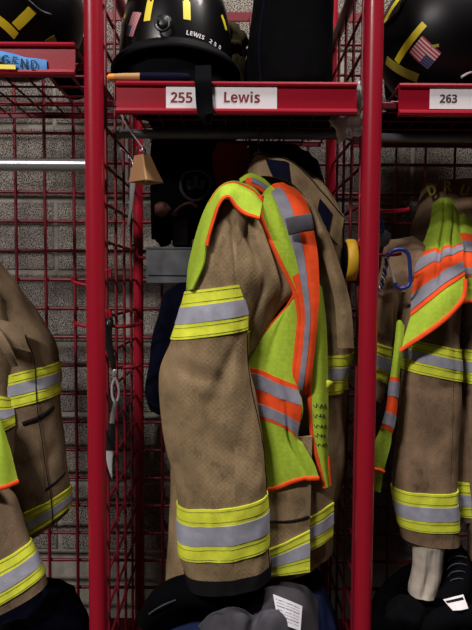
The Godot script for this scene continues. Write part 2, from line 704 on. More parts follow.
func rack() -> void:
	var t := thing("locker_rack", "red tube and wire grid locker rack dividing the bays of hanging coats", "locker rack", Vector3.ZERO)
	for x in post_x:
		var p := lathe([Vector2(0.002, 2.305), Vector2(0.014, 2.304), Vector2(0.0185, 2.298), Vector2(0.0185, 0.02), Vector2(0.032, 0.014), Vector2(0.032, 0.0), Vector2(0.001, 0.0)], 28)
		part(t, "front_post", p, M.red, move(Vector3(x, 0, 0)))
		var q := lathe([Vector2(0.002, 2.305), Vector2(0.012, 2.304), Vector2(0.0145, 2.298), Vector2(0.0145, 0.02), Vector2(0.028, 0.014), Vector2(0.028, 0.0), Vector2(0.001, 0.0)], 20)
		part(t, "rear_post", q, M.red, move(Vector3(x, 0, BACK)))
	var thin := rod(0.0036)
	var thick := rod(0.0047)
	var rail := rod(0.0135, 20)
	var y0: float = P(46, 279.5, BACK).y
	for x in post_x:
		var rl := part(t, "side_rail", rail, M.red, Transform3D())
		rl.transform = Transform3D(Basis(Vector3(1, 0, 0), Vector3(0, 0, -BACK - 0.02), Vector3(0, -1, 0)), Vector3(x, 2.06, BACK / 2))
	for x in [post_x[1], post_x[2]]:
		var sp := part(t, "side_panel", bevel_box(Vector3(0.005, 0.03, -BACK - 0.03), 0.001), M.red_wire, move(Vector3(x, 0.42, BACK / 2)))
		for k in 4:
			var z := -0.10 - k * 0.096
			wire(sp, "wire", Vector3(x, 0.42, z), Vector3(x, 2.05, z), thin, M.red_wire)
		for k in range(-10, 8):
			wire(sp, "wire", Vector3(x + signf(x) * 0.006, y0 + k * CELL, -0.015), Vector3(x + signf(x) * 0.006, y0 + k * CELL, BACK + 0.015), thin, M.red_wire)
	for b in 3:
		var xa: float = post_x[b] + 0.012
		var xb: float = post_x[b + 1] - 0.012
		var bp := part(t, "back_panel", bevel_box(Vector3(xb - xa, 0.025, 0.006), 0.001), M.red_wire, move(Vector3((xa + xb) / 2, 2.14, BACK)))
		for k in range(-11, 9):
			wire(bp, "wire", Vector3(xa, y0 + k * CELL, BACK), Vector3(xb, y0 + k * CELL, BACK), thick, M.red_wire)
		var x0: float = P(46.5, 240, BACK).x
		for k in range(-20, 20):
			var x := x0 + k * CELL
			if x > xa + 0.01 and x < xb - 0.01:
				wire(bp, "wire", Vector3(x, 0.45, BACK + 0.009), Vector3(x, 2.14, BACK + 0.009), thin if b else thick, M.red_wire)
		part(t, "bottom_tray", bevel_box(Vector3(xb - xa, 0.03, -BACK - 0.06), 0.004), M.red, move(Vector3((xa + xb) / 2, 0.40, BACK / 2)))
	for x in [post_x[0], post_x[3]]:
		part(t, "side_panel", bevel_box(Vector3(0.005, 0.03, -BACK - 0.03), 0.001), M.red_wire, move(Vector3(x, 0.42, BACK / 2)))

func lip_mesh(x0: float, x1: float) -> ArrayMesh:        # a rolled steel front, top bead and bottom bead standing proud
	var prof := [Vector2(-0.028, 0.060), Vector2(0.002, 0.0625), Vector2(0.0075, 0.061), Vector2(0.009, 0.057), Vector2(0.0075, 0.0535), Vector2(0.002, 0.052),
		Vector2(0.0015, 0.012), Vector2(0.0085, 0.008), Vector2(0.0095, 0.004), Vector2(0.007, 0.0), Vector2(-0.001, -0.0015), Vector2(-0.002, 0.002), Vector2(-0.002, 0.057), Vector2(-0.028, 0.057)]
	var st := SurfaceTool.new()
	st.begin(Mesh.PRIMITIVE_TRIANGLES)
	st.set_smooth_group(-1)
	var n := prof.size()
	for k in n:
		var a: Vector2 = prof[k]
		var b: Vector2 = prof[(k + 1) % n]
		var q := [Vector3(x0, a.y, a.x), Vector3(x1, a.y, a.x), Vector3(x0, b.y, b.x), Vector3(x1, b.y, b.x)]
		for i in [0, 1, 2, 1, 3, 2]:
			st.add_vertex(q[i])
	var flat := PackedVector2Array(prof)
	var ix := Geometry2D.triangulate_polygon(flat)
	for i in range(0, ix.size(), 3):
		for x in [x0, x1]:
			var o := [ix[i], ix[i + 1], ix[i + 2]] if x == x0 else [ix[i], ix[i + 2], ix[i + 1]]
			for k in o:
				st.add_vertex(Vector3(x, prof[k].y, prof[k].x))
	st.generate_normals()
	return st.commit()

func plate(root: Node3D, u0: float, v0: float, u1: float, v1: float, z: float, m: Material) -> MeshInstance3D:
	var a := P(u0, v0, z)
	var b := P(u1, v1, z)
	return part(root, "name_plate", bevel_box(Vector3(b.x - a.x, a.y - b.y, 0.0012), 0.0004), m, move((a + b) / 2), "white card")

func shelves() -> void:
	var info := [["red metal shelf set higher than the others, with blue tape on its front", 44.0, -0.79, P(75.5, 60, 0).x],
		["red metal shelf with a white card that reads 255 Lewis", 82.0, P(116.5, 97, 0).x, P(356.5, 97, 0).x],
		["red metal shelf with a white card that reads 263", 82.5, P(398.5, 97, 0).x, 0.785]]
	var dw := rod(0.0028)
	for s in info:
		var top: float = P(236, s[1], 0).y
		var x0: float = s[2]
		var x1: float = s[3]
		var t := thing("locker_shelf", s[0], "shelf", Vector3((x0 + x1) / 2, top - 0.0625, 0))
		part(t, "front_lip", lip_mesh(x0, x1), M.red, move(Vector3(0, top - 0.0625, 0)))
		var d := part(t, "wire_deck", bevel_box(Vector3(x1 - x0, 0.012, 0.006), 0.001), M.red_wire, move(Vector3((x0 + x1) / 2, top - 0.008, BACK + 0.03)))
		var n := 9
		for k in n + 1:
			var x := lerpf(x0 + 0.004, x1 - 0.004, float(k) / n)
			wire(d, "wire", Vector3(x, top - 0.006, -0.02), Vector3(x, top - 0.006, BACK + 0.03), dw, M.red_wire)
		for k in 6:
			var z := -0.08 - k * 0.07
			wire(d, "wire", Vector3(x0, top - 0.0115, z), Vector3(x1, top - 0.0115, z), dw, M.red_wire)
		for x in [x0, x1]:
			var g := 0.018 if x == x0 else -0.018
			part(t, "bracket", bevel_box(Vector3(0.03, 0.014, 0.005), 0.002), M.red_wire, move(Vector3(x - g * 0.55, top - 0.034, -0.03)))
	var second: Node3D = get_node("locker_shelf_001")
	var third: Node3D = get_node("locker_shelf_002")
	var first: Node3D = get_node("locker_shelf")
	var c := plate(second, 166, 86.5, 277, 109, 0.0035, M.white)
	part(c, "lettering", words("255", 0.0195), M.ink, move(P(181.5, 97.6, 0.0045)))
	part(c, "lettering", words("Lewis", 0.0195), M.ink, move(P(241.5, 97.4, 0.0045)))
	var e := plate(third, 430, 87, 492, 109.5, 0.0035, M.white)
	part(e, "lettering", words("263", 0.0155), M.dark_ink, move(P(448.5, 98.8, 0.0045)))
	var tape := sheet([[[-22, 46, 0.005], [0, 51, 0.006], [14, 54, 0.006], [25, 57.5, 0.005], [36, 58.5, 0.006], [46.5, 60, 0.005]],
		[[-22, 53, 0.006], [0, 57, 0.009], [14, 60, 0.007], [25, 63, 0.008], [36, 65, 0.007], [46.8, 66, 0.006]],
		[[-22, 57, 0.006], [0, 61.5, 0.006], [11, 66, 0.006], [21, 69.5, 0.006], [36, 71.5, 0.006], [47, 72, 0.005]]], 0.0006)
	var bt := part(first, "tape", shell(tape, 0, 1, 0, 1, 30, 8, 0.001, 0.001), M.blue_tape, Transform3D(), "torn blue tape")
	var spell := "LEGEND"
	for k in 6:
		var q := [[-20, 54], [-10, 56], [5, 60], [14.5, 61.5], [24, 63.5], [34, 65]][k] as Array
		part(bt, "letter", words(spell[k], 0.0175, 0.0006, false), M.pen, Transform3D(Basis(Vector3.BACK, deg_to_rad(-10 + (k % 3) * 5)), P(q[0], q[1], 0.0115)))
	part(first, "tape", shell(sheet([[[-20, 64, 0.013], [0, 64.5, 0.013], [15.5, 65, 0.013]], [[-20, 69, 0.013], [0, 69, 0.013], [15.8, 69.5, 0.013]]], 0), 0, 1, 0, 1, 8, 3, 0.001, 0.001), M.yellow, Transform3D(), "yellow tape")
	# hanging rods
	var rods := [["bright steel hanging rod across the bay under the blue taped shelf", -0.05, P(40, 165, -0.05).y, -0.82, -0.29, 0.0125, M.steel],
		["dull steel hanging rod behind the bell, holding the vest-draped coat", -0.2, P(236, 134.5, -0.2).y, -0.275, 0.26, 0.0105, M.dull_steel],
		["dull steel hanging rod beneath the shelf numbered 263, above the arc lettering", -0.2, P(430, 138, -0.2).y, 0.272, 0.81, 0.0105, M.dull_steel]]
	for r in rods:
		var ax: Vector3 = Vector3(r[3], r[2], r[1])
		var bx: Vector3 = Vector3(r[4], r[2], r[1])
		var t := thing("hanging_rod", r[0], "rod", ax)
		wire(t, "rod", ax, bx, rod(r[5], 24), r[6])
		for p in [ax, bx]:
			wire(t, "end_cap", p - Vector3(0.003, 0, 0), p + Vector3(0.003, 0, 0), rod(r[5] * 1.25, 24), r[6])

# ---------------------------------------------------------------- turnout coats

func bands(root: Node3D, s: Surf, u0: float, u1: float, v0: float, v1: float, nu: int, off := 0.003, parts := [0.33, 0.66]) -> void:
	var b := part(root, "reflective_band", shell(s, u0, u1, v0, v1, nu, 12, off, 0.003), M.tape_lime, Transform3D(), "lime and silver reflective band")
	part(b, "silver_stripe", shell(s, u0, u1, lerpf(v0, v1, parts[0]), lerpf(v0, v1, parts[1]), nu, 6, off + 0.0012, 0.0016), M.silver)
	for k in [0.06, 0.26, 0.74, 0.94]:
		var v := lerpf(v0, v1, k)
		var line := []
		for i in 9:
			line.append([lerpf(u0, u1, i / 8.0), v])
		part(b, "seam", edge_trim(s, line, 0.0005, 0.0004, 40, off + 0.0003), M.thread)

func coats() -> void:
	coat_255()
	vest_255()
	coat_first_bay()
	coat_263()
	vest_263()

func coat_255() -> void:
	var t := thing("turnout_coat", "worn tan firefighter coat hanging sideways in the 255 bay, soiled sleeve to the front", "coat", P(236, 360, -0.15))
	# the body behind the sleeve
	var body := loft([[246, 170, 300, 168, -0.16, 0.03], [226, 196, 334, 196, -0.155, 0.06], [204, 240, 343, 246, -0.15, 0.085], [190, 300, 346, 306, -0.15, 0.095],
		[184, 347, 352, 352, -0.15, 0.1], [180, 388, 347, 386, -0.15, 0.1], [174, 450, 346, 446, -0.15, 0.105], [170, 500, 340, 486, -0.15, 0.11], [168, 545, 334, 506, -0.15, 0.115], [168, 585, 333, 546, -0.15, 0.115]], 0.007)
	body.creases = [[0.62, 0.2, 0.55, 0.62, 0.02, 0.012], [0.70, 0.15, 0.72, 0.75, 0.018, 0.014], [0.55, 0.2, 0.6, 0.5, 0.02, 0.008]]
	part(t, "body", shell(body, 0, 1, 0, 1, 96, 80, 0, 0.004), M.tan)
	bands(t, body, 0.60, 0.86, 4.0 / 9.0, 5.05 / 9.0, 30)
	# the front panel that comes round under the vest, with its hem band
	var skirt := sheet([[[240, 440, -0.03], [262, 440, -0.025], [290, 438, -0.025], [312, 436, -0.03]], [[240, 490, -0.03], [264, 490, -0.022], [290, 486, -0.022], [311, 480, -0.03]],
		[[240, 521, -0.03], [265, 521, -0.02], [290, 521, -0.02], [310, 517, -0.028]], [[240, 562, -0.03], [266, 549, -0.02], [288, 540, -0.02], [309.5, 529, -0.028]], [[240, 585, -0.03], [268, 577.5, -0.02], [288, 576, -0.02], [309.5, 573, -0.028]]], 0.003)
	var sk := part(t, "front_panel", shell(skirt, 0, 1, 0, 1, 40, 50, 0, 0.006), M.tan)
	part(sk, "pocket_edge", edge_trim(skirt, [[0.25, 0.5], [0.6, 0.5], [0.98, 0.49]], 0.0022, 0.002, 30, 0.001), M.cuff)
	bands(t, skirt, 0.2, 1.0, 0.755, 0.99, 30)
	var side := sheet([[[300, 440, -0.06], [318, 438, -0.06], [338, 440, -0.09]], [[302, 490, -0.055], [320, 484, -0.055], [336, 478, -0.085]], [[302, 520, -0.05], [320, 511, -0.055], [333.5, 502, -0.08]], [[302, 556, -0.05], [320, 548, -0.055], [332.5, 538, -0.08]]], 0.003)
	part(t, "side_panel", shell(side, 0, 1, 0, 1, 24, 40, 0, 0.006), M.tan)
	bands(t, side, 0.0, 1.0, 0.67, 0.98, 16)
	# the upper chest, drawn back under the vest
	var chest := sheet([[[226, 200, 0.012], [242, 205, 0.004], [257, 214, -0.02], [264, 226, -0.045]], [[228, 240, 0.035], [248, 232, 0.022], [268, 236, -0.005], [286, 262, -0.045]],
		[[230, 285, 0.045], [256, 275, 0.025], [280, 280, 0.0], [302, 292, -0.04]], [[236, 325, 0.02], [250, 318, 0.008], [268, 312, -0.01], [286, 304, -0.04]], [[238, 366, -0.005], [246, 360, -0.01], [254, 350, -0.02], [262, 342, -0.035]]], 0.004)
	chest.creases = [[0.25, 0.0, 0.45, 0.55, 0.07, 0.012], [0.7, 0.1, 0.75, 0.7, 0.06, 0.01], [0.5, 0.5, 0.3, 1.0, 0.06, 0.008]]
	var ch := part(t, "chest_panel", shell(chest, 0, 1, 0, 1, 44, 50, 0, 0.005), M.tan)
	part(ch, "pocket_edge", edge_trim(chest, [[0.98, 0.74], [0.96, 0.86], [0.9, 0.97]], 0.004, 0.003, 24), M.cuff)
	part(ch, "reflective_band", shell(chest, 0.05, 0.4, 0.84, 0.97, 14, 8, 0.003, 0.003), M.tape_lime)
	# collar and open front edges
	var col := sheet([[[250, 163, -0.115], [256, 153, -0.108], [268, 155, -0.094], [288, 160, -0.083], [306, 174, -0.079], [322, 192, -0.079], [336, 208, -0.086], [343, 216, -0.094]],
		[[248, 172, -0.101], [258, 164, -0.090], [272, 164, -0.079], [290, 168, -0.072], [306, 184, -0.068], [320, 203, -0.068], [333, 220, -0.072], [341, 228, -0.086]],
		[[250, 180, -0.094], [262, 176, -0.083], [278, 178, -0.072], [292, 184, -0.065], [306, 198, -0.061], [318, 216, -0.061], [330, 236, -0.065], [337, 245, -0.079]]], 0.004)
	var co := part(t, "collar", shell(col, 0, 1, 0, 1, 60, 20, 0.004, 0.007), M.tan, Transform3D(), "turned-up tan collar")
	part(co, "hook_tape", shell(col, 0.24, 0.42, 0.34, 1.0, 12, 10, 0.006, 0.002), M.navy)
	part(co, "hook_tape", shell(col, 0.70, 0.83, 0.42, 1.0, 10, 12, 0.006, 0.002), M.navy)
	part(co, "seam", edge_trim(col, [[0.02, 0.12], [0.3, 0.12], [0.6, 0.1], [0.98, 0.1]], 0.001, 0.001, 60, 0.005), M.cuff)
	var flap := sheet([[[272, 172, -0.10], [286, 170, -0.09], [302, 175, -0.085]], [[292, 192, -0.075], [304, 190, -0.068], [316, 198, -0.07]], [[308, 210, -0.06], [316, 214, -0.052], [324, 224, -0.06]], [[317, 238, -0.055], [325, 240, -0.046], [333, 246, -0.055]],
		[[326, 266, -0.055], [333, 268, -0.046], [341, 272, -0.055]], [[334, 296, -0.055], [341, 296, -0.046], [349, 299, -0.055]], [[337, 325, -0.055], [344, 324, -0.046], [352, 325, -0.055]], [[338, 348, -0.06], [345, 348, -0.05], [353, 348, -0.06]]], 0.002)
	part(t, "storm_flap", shell(flap, 0, 1, 0, 1, 16, 70, 0.002, 0.006), M.tan)
	part(t, "hanger_loop", tube([P(257, 160, -0.15), P(255, 150, -0.155), P(259, 145, -0.158), P(263, 150, -0.155), P(262, 158, -0.15)], 0.0025, 8), M.cuff)
	# the sleeve
	var sl := loft([[214, 202, 247, 199, -0.01, 0.025], [204, 224, 249, 220, -0.01, 0.045], [194, 256, 246, 250, -0.008, 0.058], [185.5, 292, 243.5, 284, -0.005, 0.063], [172, 338, 247, 328, 0.0, 0.066], [162, 366, 250, 360, 0.0, 0.068], [160, 398, 255, 392, 0.0, 0.068],
		[165, 440, 261, 432, 0.0, 0.066], [173, 476, 265, 466, 0.0, 0.064], [177, 501, 265.5, 492, 0.0, 0.062], [180, 550, 268.5, 543, 0.0, 0.060], [184, 569, 270, 563, 0.0, 0.058], [187, 584, 270, 577, 0.0, 0.056]], 0.005)
	sl.creases = [[0.40, 0.40, 0.56, 0.46, 0.02, 0.006], [0.62, 0.36, 0.52, 0.50, 0.025, 0.006], [0.45, 0.55, 0.6, 0.62, 0.03, 0.005], [0.36, 0.62, 0.44, 0.72, 0.03, 0.005], [0.5, 0.05, 0.64, 0.22, 0.02, 0.008], [0.44, 0.08, 0.40, 0.24, 0.03, 0.005]]
	var sp := part(t, "sleeve", shell(sl, 0, 1, 0, 11.2 / 12.0, 110, 130, 0, 0.005), M.tan, Transform3D(), "soiled tan sleeve")
	part(t, "cuff", shell(sl, 0, 1, 11.0 / 12.0, 1, 80, 8, 0.0015, 0.006), M.cuff, Transform3D(), "black cuff")
	bands(t, sl, 0.0, 1.0, 3.0 / 12.0, 4.02 / 12.0, 90)
	bands(t, sl, 0.0, 1.0, 9.0 / 12.0, 10.02 / 12.0, 90)
	part(sp, "seam", edge_trim(sl, [[0.7, 0.02], [0.71, 0.3], [0.72, 0.6], [0.72, 0.92]], 0.0011, 0.001, 80, 0.0005), M.cuff)

func scribble(root: Node3D, s: Surf, u0: float, u1: float, v: float, h: float, seed_: int, off: float) -> void:
	var r := RandomNumberGenerator.new()
	r.seed = seed_
	var pts := []
	var n := 8
	for k in n:
		var u := lerpf(u0, u1, (k + (0.6 if k % 2 else -0.3) * r.randf()) / n)
		pts.append(s.at(u, v + h * (0.5 if k % 2 else -0.5) * r.randf_range(0.3, 1.0), off))
	part(root, "handwriting", tube(pts, 0.0007, 5, 4), M.pen)

func vest_255() -> void:
	var t := thing("safety_vest", "lime mesh vest with orange edges draped over the tan coat in the 255 bay", "vest", P(270, 330, -0.02))
	# the armhole loop over the sleeve top
	var arm := sheet([[[186, 291, -0.02], [189, 290, 0.045], [192, 289, 0.06]], [[188, 267, -0.02], [195, 267, 0.045], [202.5, 266, 0.064]], [[194, 241, -0.02], [200.5, 241, 0.042], [206.5, 241, 0.060]], [[201.5, 216, -0.02], [207.5, 218, 0.03], [212.5, 219, 0.055]], [[210, 199, -0.02], [214, 204, 0.025], [216.5, 207, 0.05]],
		[[220, 186, -0.025], [221, 192, 0.02], [222, 198, 0.046]], [[233, 181, -0.03], [231, 189, 0.015], [229.5, 196, 0.04]], [[246, 184, -0.03], [241, 196, 0.01], [237, 206, 0.036]], [[257, 190, -0.03], [250, 203, 0.01], [246, 213, 0.034]], [[263, 200, -0.03], [261, 209, 0.0], [259.5, 217.5, 0.028]]], 0.0012)
	part(t, "shoulder_panel", shell(arm, 0, 1, 0, 1, 16, 80, 0.003, 0.003), M.lime)
	var inner := []
	var outer := []
	for k in 21:
		inner.append([1.0, lerpf(0.2, 1, k / 20.0)])
		outer.append([0.1, lerpf(0.42, 1, k / 20.0)])
	part(t, "orange_trim", edge_trim(arm, inner, 0.0048, 0.0022, 60, 0.002), M.orange)
	part(t, "orange_trim", edge_trim(arm, outer, 0.0042, 0.0022, 60, 0.002), M.orange)
	# the back, crossing behind the neck
	var nape := sheet([[[240, 180, -0.07], [250, 174.5, -0.08], [262, 179, -0.085], [274, 190, -0.08]], [[240, 184, -0.05], [250, 180, -0.06], [262, 185, -0.065], [274, 196, -0.06]], [[240, 190, -0.03], [250, 188, -0.035], [262, 194, -0.04], [272, 204, -0.045]]], 0.001)
	part(t, "back_panel", shell(nape, 0, 1, 0, 0.55, 24, 8, 0.004, 0.003), M.lime)
	part(t, "orange_panel", shell(nape, 0.2, 1, 0.5, 1, 24, 10, 0.006, 0.003), M.orange)
	part(t, "silver_stripe", shell(nape, 0.35, 0.85, 0.55, 0.85, 12, 6, 0.0085, 0.002), M.vest_silver)
	# the front edge running down from the neck
	var strip := sheet([[[261, 196, -0.03], [267, 189, -0.04], [275, 185, -0.05], [282, 184, -0.06]], [[260, 212, -0.022], [273, 200, -0.028], [287, 192, -0.036], [300, 195, -0.05]], [[265, 228, -0.018], [280, 218, -0.02], [295, 207, -0.026], [309, 212, -0.04]],
		[[273, 247, -0.016], [288, 238, -0.016], [301, 229, -0.02], [313, 232, -0.035]], [[283, 268, -0.016], [295, 260, -0.014], [306, 254, -0.018], [317, 256, -0.03]], [[294, 290, -0.018], [301, 287, -0.012], [309, 284, -0.014], [318, 286, -0.026]],
		[[299.5, 315, -0.02], [305, 314, -0.012], [311, 314, -0.012], [316.5, 316, -0.02]], [[297.5, 345, -0.02], [303, 345, -0.012], [309, 346, -0.012], [313.5, 348, -0.02]], [[294, 375, -0.02], [299, 378, -0.012], [305, 380, -0.012], [309.5, 382, -0.02]], [[293.5, 390, -0.04], [298, 393, -0.036], [303, 394, -0.036], [306, 394, -0.04]]], 0.0012)
	part(t, "front_edge", shell(strip, 0, 1, 0, 1, 24, 110, 0.003, 0.003), M.lime)
	part(t, "orange_panel", shell(strip, 0.5, 1, 0, 1, 14, 110, 0.0045, 0.003), M.orange)
	part(t, "orange_panel", shell(strip, 0.12, 0.5, 0.5, 1, 10, 60, 0.0042, 0.003), M.orange)
	part(t, "silver_stripe", shell(strip, 0.36, 0.58, 0.06, 1, 8, 100, 0.0062, 0.002), M.vest_silver)
	var ln := []
	for k in 17:
		ln.append([0.0, k / 16.0])
	part(t, "orange_trim", edge_trim(strip, ln, 0.0042, 0.0024, 80, 0.003), M.orange)
	part(t, "shoulder_tab", ribbon([P(287, 227, 0.004), P(299, 224, 0.008), P(312, 222, -0.008)], 0.017, 0.003, 4), M.grey_cloth, Transform3D(), "grey strap tab")
	# the lime front panel
	var front := sheet([[[284, 312, -0.03], [290, 304, -0.026], [296, 293, -0.024], [300, 290, -0.024]], [[258, 340, -0.03], [272, 330, -0.024], [287, 322, -0.02], [299, 322, -0.022]], [[240, 366, -0.035], [258, 366, -0.024], [278, 374, -0.016], [298, 382, -0.018]], [[244, 388, -0.035], [262, 392, -0.022], [282, 401, -0.010], [303, 408, -0.008]],
		[[248, 412, -0.035], [266, 416, -0.02], [284, 424, -0.01], [298, 436, -0.02]], [[252, 430, -0.035], [268, 434, -0.02], [286, 441, -0.012], [304, 446, -0.022]], [[254, 462, -0.035], [272, 463, -0.02], [292, 461, -0.012], [314, 464, -0.024]], [[256, 492, -0.035], [275, 490, -0.02], [297, 481, -0.014], [319, 479, -0.024]]], 0.002)
	front.creases = [[0.72, 0.35, 0.8, 0.98, 0.05, 0.008], [0.5, 0.1, 0.45, 0.4, 0.06, 0.004]]
	part(t, "front_panel", shell(front, 0, 1, 0, 1, 48, 80, 0.002, 0.003), M.lime)
	part(t, "orange_panel", shell(front, 0.0, 0.98, 0.30, 0.60, 40, 26, 0.004, 0.003), M.orange)
	part(t, "silver_stripe", shell(front, 0.0, 0.98, 0.325, 0.415, 40, 8, 0.0058, 0.002), M.vest_silver)
	part(t, "silver_stripe", shell(front, 0.0, 0.98, 0.50, 0.575, 40, 8, 0.0058, 0.002), M.vest_silver)
	part(t, "orange_trim", edge_trim(front, [[0, 0.99], [0.3, 0.99], [0.7, 0.99], [1, 0.99]], 0.0045, 0.0024, 40, 0.002), M.orange)
	part(t, "orange_trim", edge_trim(front, [[0.0, 0.2], [0.0, 0.1], [0.0, 0.02], [0.5, 0.0], [1.0, 0.0]], 0.0042, 0.0024, 40, 0.002), M.orange)
	# the far front edge, with handwriting
	var far_edge := sheet([[[313, 282, -0.045], [317, 282, -0.04], [321, 288, -0.05]], [[313, 320, -0.042], [319, 320, -0.036], [325, 322, -0.05]], [[311, 360, -0.04], [319, 360, -0.034], [326.5, 360, -0.05]], [[310, 398, -0.04], [319, 398, -0.034], [327, 398, -0.05]], [[312, 432, -0.04], [320, 432, -0.034], [327, 432, -0.05]], [[319, 462, -0.04], [323, 462, -0.036], [327.5, 462, -0.05]], [[325, 487, -0.042], [327, 487, -0.04], [329, 485, -0.05]]], 0.001)
	var fe := part(t, "front_edge", shell(far_edge, 0, 1, 0, 1, 16, 80, 0.003, 0.003), M.lime)
	var l2 := []
	for k in 13:
		l2.append([0.0, k / 12.0])
	part(t, "orange_trim", edge_trim(far_edge, l2, 0.0042, 0.0024, 70, 0.003), M.orange)
	part(t, "orange_trim", edge_trim(far_edge, [[1, 0.8], [1, 0.9], [1, 1.0]], 0.003, 0.0024, 20, 0.003), M.orange)
	for k in 5:
		scribble(fe, far_edge, 0.2, 0.95 - 0.1 * (k % 2), 0.535 + k * 0.049, 0.021, 20 + k, 0.004)
	part(t, "side_tab", ribbon([P(322, 384, -0.05), P(328, 384, -0.045), P(331, 385, -0.05)], 0.008, 0.002, 3), M.tape_lime)

func coat_first_bay() -> void:
	var t := thing("turnout_coat", "tan firefighter coat cut off by the picture's edge under the bright steel rod", "coat", P(10, 400, -0.12))
	var sl := loft([[-70, 268, -8, 250, -0.13, 0.05], [-66, 292, 13, 280, -0.13, 0.06], [-58, 326, 37, 313, -0.13, 0.07], [-50, 362, 54, 342, -0.13, 0.075], [-42, 384, 58, 362, -0.13, 0.072], [-30, 413, 58.5, 393, -0.13, 0.07], [-14, 446, 61, 425, -0.13, 0.065],
		[0, 482, 65, 462, -0.13, 0.06], [12, 513, 68, 487, -0.13, 0.055], [20, 536, 68, 507, -0.13, 0.052], [22, 541, 66, 514, -0.13, 0.05]], 0.005)
	sl.creases = [[0.5, 0.2, 0.6, 0.45, 0.03, 0.006], [0.58, 0.66, 0.7, 0.66, 0.02, 0.005]]
	var s := part(t, "sleeve", shell(sl, 0, 1, 0, 1, 80, 90, 0, 0.005), M.tan_dark)
	bands(t, sl, 0.0, 1.0, 0.4, 0.503, 70)
	bands(t, sl, 0.0, 1.0, 0.8, 0.905, 70)
	part(s, "crease_line", edge_trim(sl, [[0.55, 0.555], [0.63, 0.55], [0.7, 0.535]], 0.0045, 0.003, 20, 0.0), M.cuff)
	part(s, "crease_line", edge_trim(sl, [[0.58, 0.755], [0.66, 0.74], [0.72, 0.73]], 0.002, 0.002, 20, 0.0), M.cuff)
	part(s, "seam", edge_trim(sl, [[0.62, 0.25], [0.62, 0.4], [0.61, 0.6], [0.6, 0.8], [0.6, 0.95]], 0.001, 0.001, 50, 0.004), M.cuff)
	# chest with pocket flap, nearer the aisle
	var body := sheet([[[-70, 270, -0.06], [-30, 262, -0.05], [-4, 290, -0.06], [4, 300, -0.08]], [[-70, 320, -0.05], [-30, 322, -0.035], [-2, 328, -0.045], [14, 340, -0.07]], [[-70, 392, -0.05], [-30, 392, -0.035], [-2, 396, -0.045], [13, 398, -0.065]], [[-70, 425, -0.05], [-30, 428, -0.035], [-2, 432, -0.04], [15, 425, -0.06]], [[-70, 480, -0.05], [-30, 482, -0.035], [-4, 484, -0.04], [12, 480, -0.06]], [[-70, 540, -0.05], [-30, 540, -0.035], [-4, 538, -0.04], [4, 520, -0.06]]], 0.004)
	part(t, "chest_panel", shell(body, 0, 1, 0, 1, 40, 60, 0, 0.006), M.tan_dark)
	bands(t, body, 0.3, 1.0, 0.4, 0.6, 24)
	var pf := sheet([[[-14, 316, -0.035], [6, 321, -0.035], [24, 326, -0.045]], [[-14, 332, -0.03], [6, 336, -0.03], [26, 341, -0.042]], [[-14, 340, -0.03], [6, 345, -0.03], [31, 352, -0.045]]], 0.002)
	part(t, "pocket_flap", shell(pf, 0, 1, 0, 1, 20, 14, 0.004, 0.006), M.tan_dark)
	part(t, "strap", ribbon([P(-16, 322, -0.015), P(-2, 336, -0.008), P(8, 352, -0.012), P(15, 366, -0.03)], [0.013, 0.007], 0.003, 6), M.tan_dark, Transform3D(), "pale tan strap")
	# the other sleeve, low in front
	var s2 := loft([[-40, 488, 4, 488, -0.02, 0.03], [-36, 506, 13, 497, -0.02, 0.042], [-32, 535, 20, 513, -0.02, 0.045], [-26, 566, 29, 541, -0.02, 0.045], [-20, 607, 42.5, 573, -0.02, 0.045], [-18, 616, 46, 585, -0.02, 0.044]], 0.004)
	s2.creases = [[0.6, 0.1, 0.66, 0.6, 0.04, 0.006]]
	part(t, "sleeve", shell(s2, 0, 1, 0, 1, 70, 50, 0, 0.005), M.tan_dark)
	bands(t, s2, 0.0, 1.0, 0.6, 0.81, 60)
	var v := thing("safety_vest", "corner of a lime vest with orange hem beside the cut-off tan coat", "vest", P(2, 460, -0.01))
	var vs := sheet([[[-60, 392, 0.0], [-20, 400, 0.01], [-2, 418, 0.008], [2, 428, -0.01]], [[-60, 440, 0.02], [-20, 444, 0.03], [0, 450, 0.03], [10.5, 454, 0.005]], [[-60, 488, 0.03], [-20, 490, 0.038], [2, 488, 0.036], [18, 482, 0.01]]], 0.002)
	part(v, "front_panel", shell(vs, 0, 1, 0, 1, 30, 30, 0.002, 0.003), M.lime)
	part(v, "orange_trim", edge_trim(vs, [[0, 0.99], [0.4, 0.99], [0.8, 0.99], [1, 0.99]], 0.0045, 0.0024, 40, 0.002), M.orange)

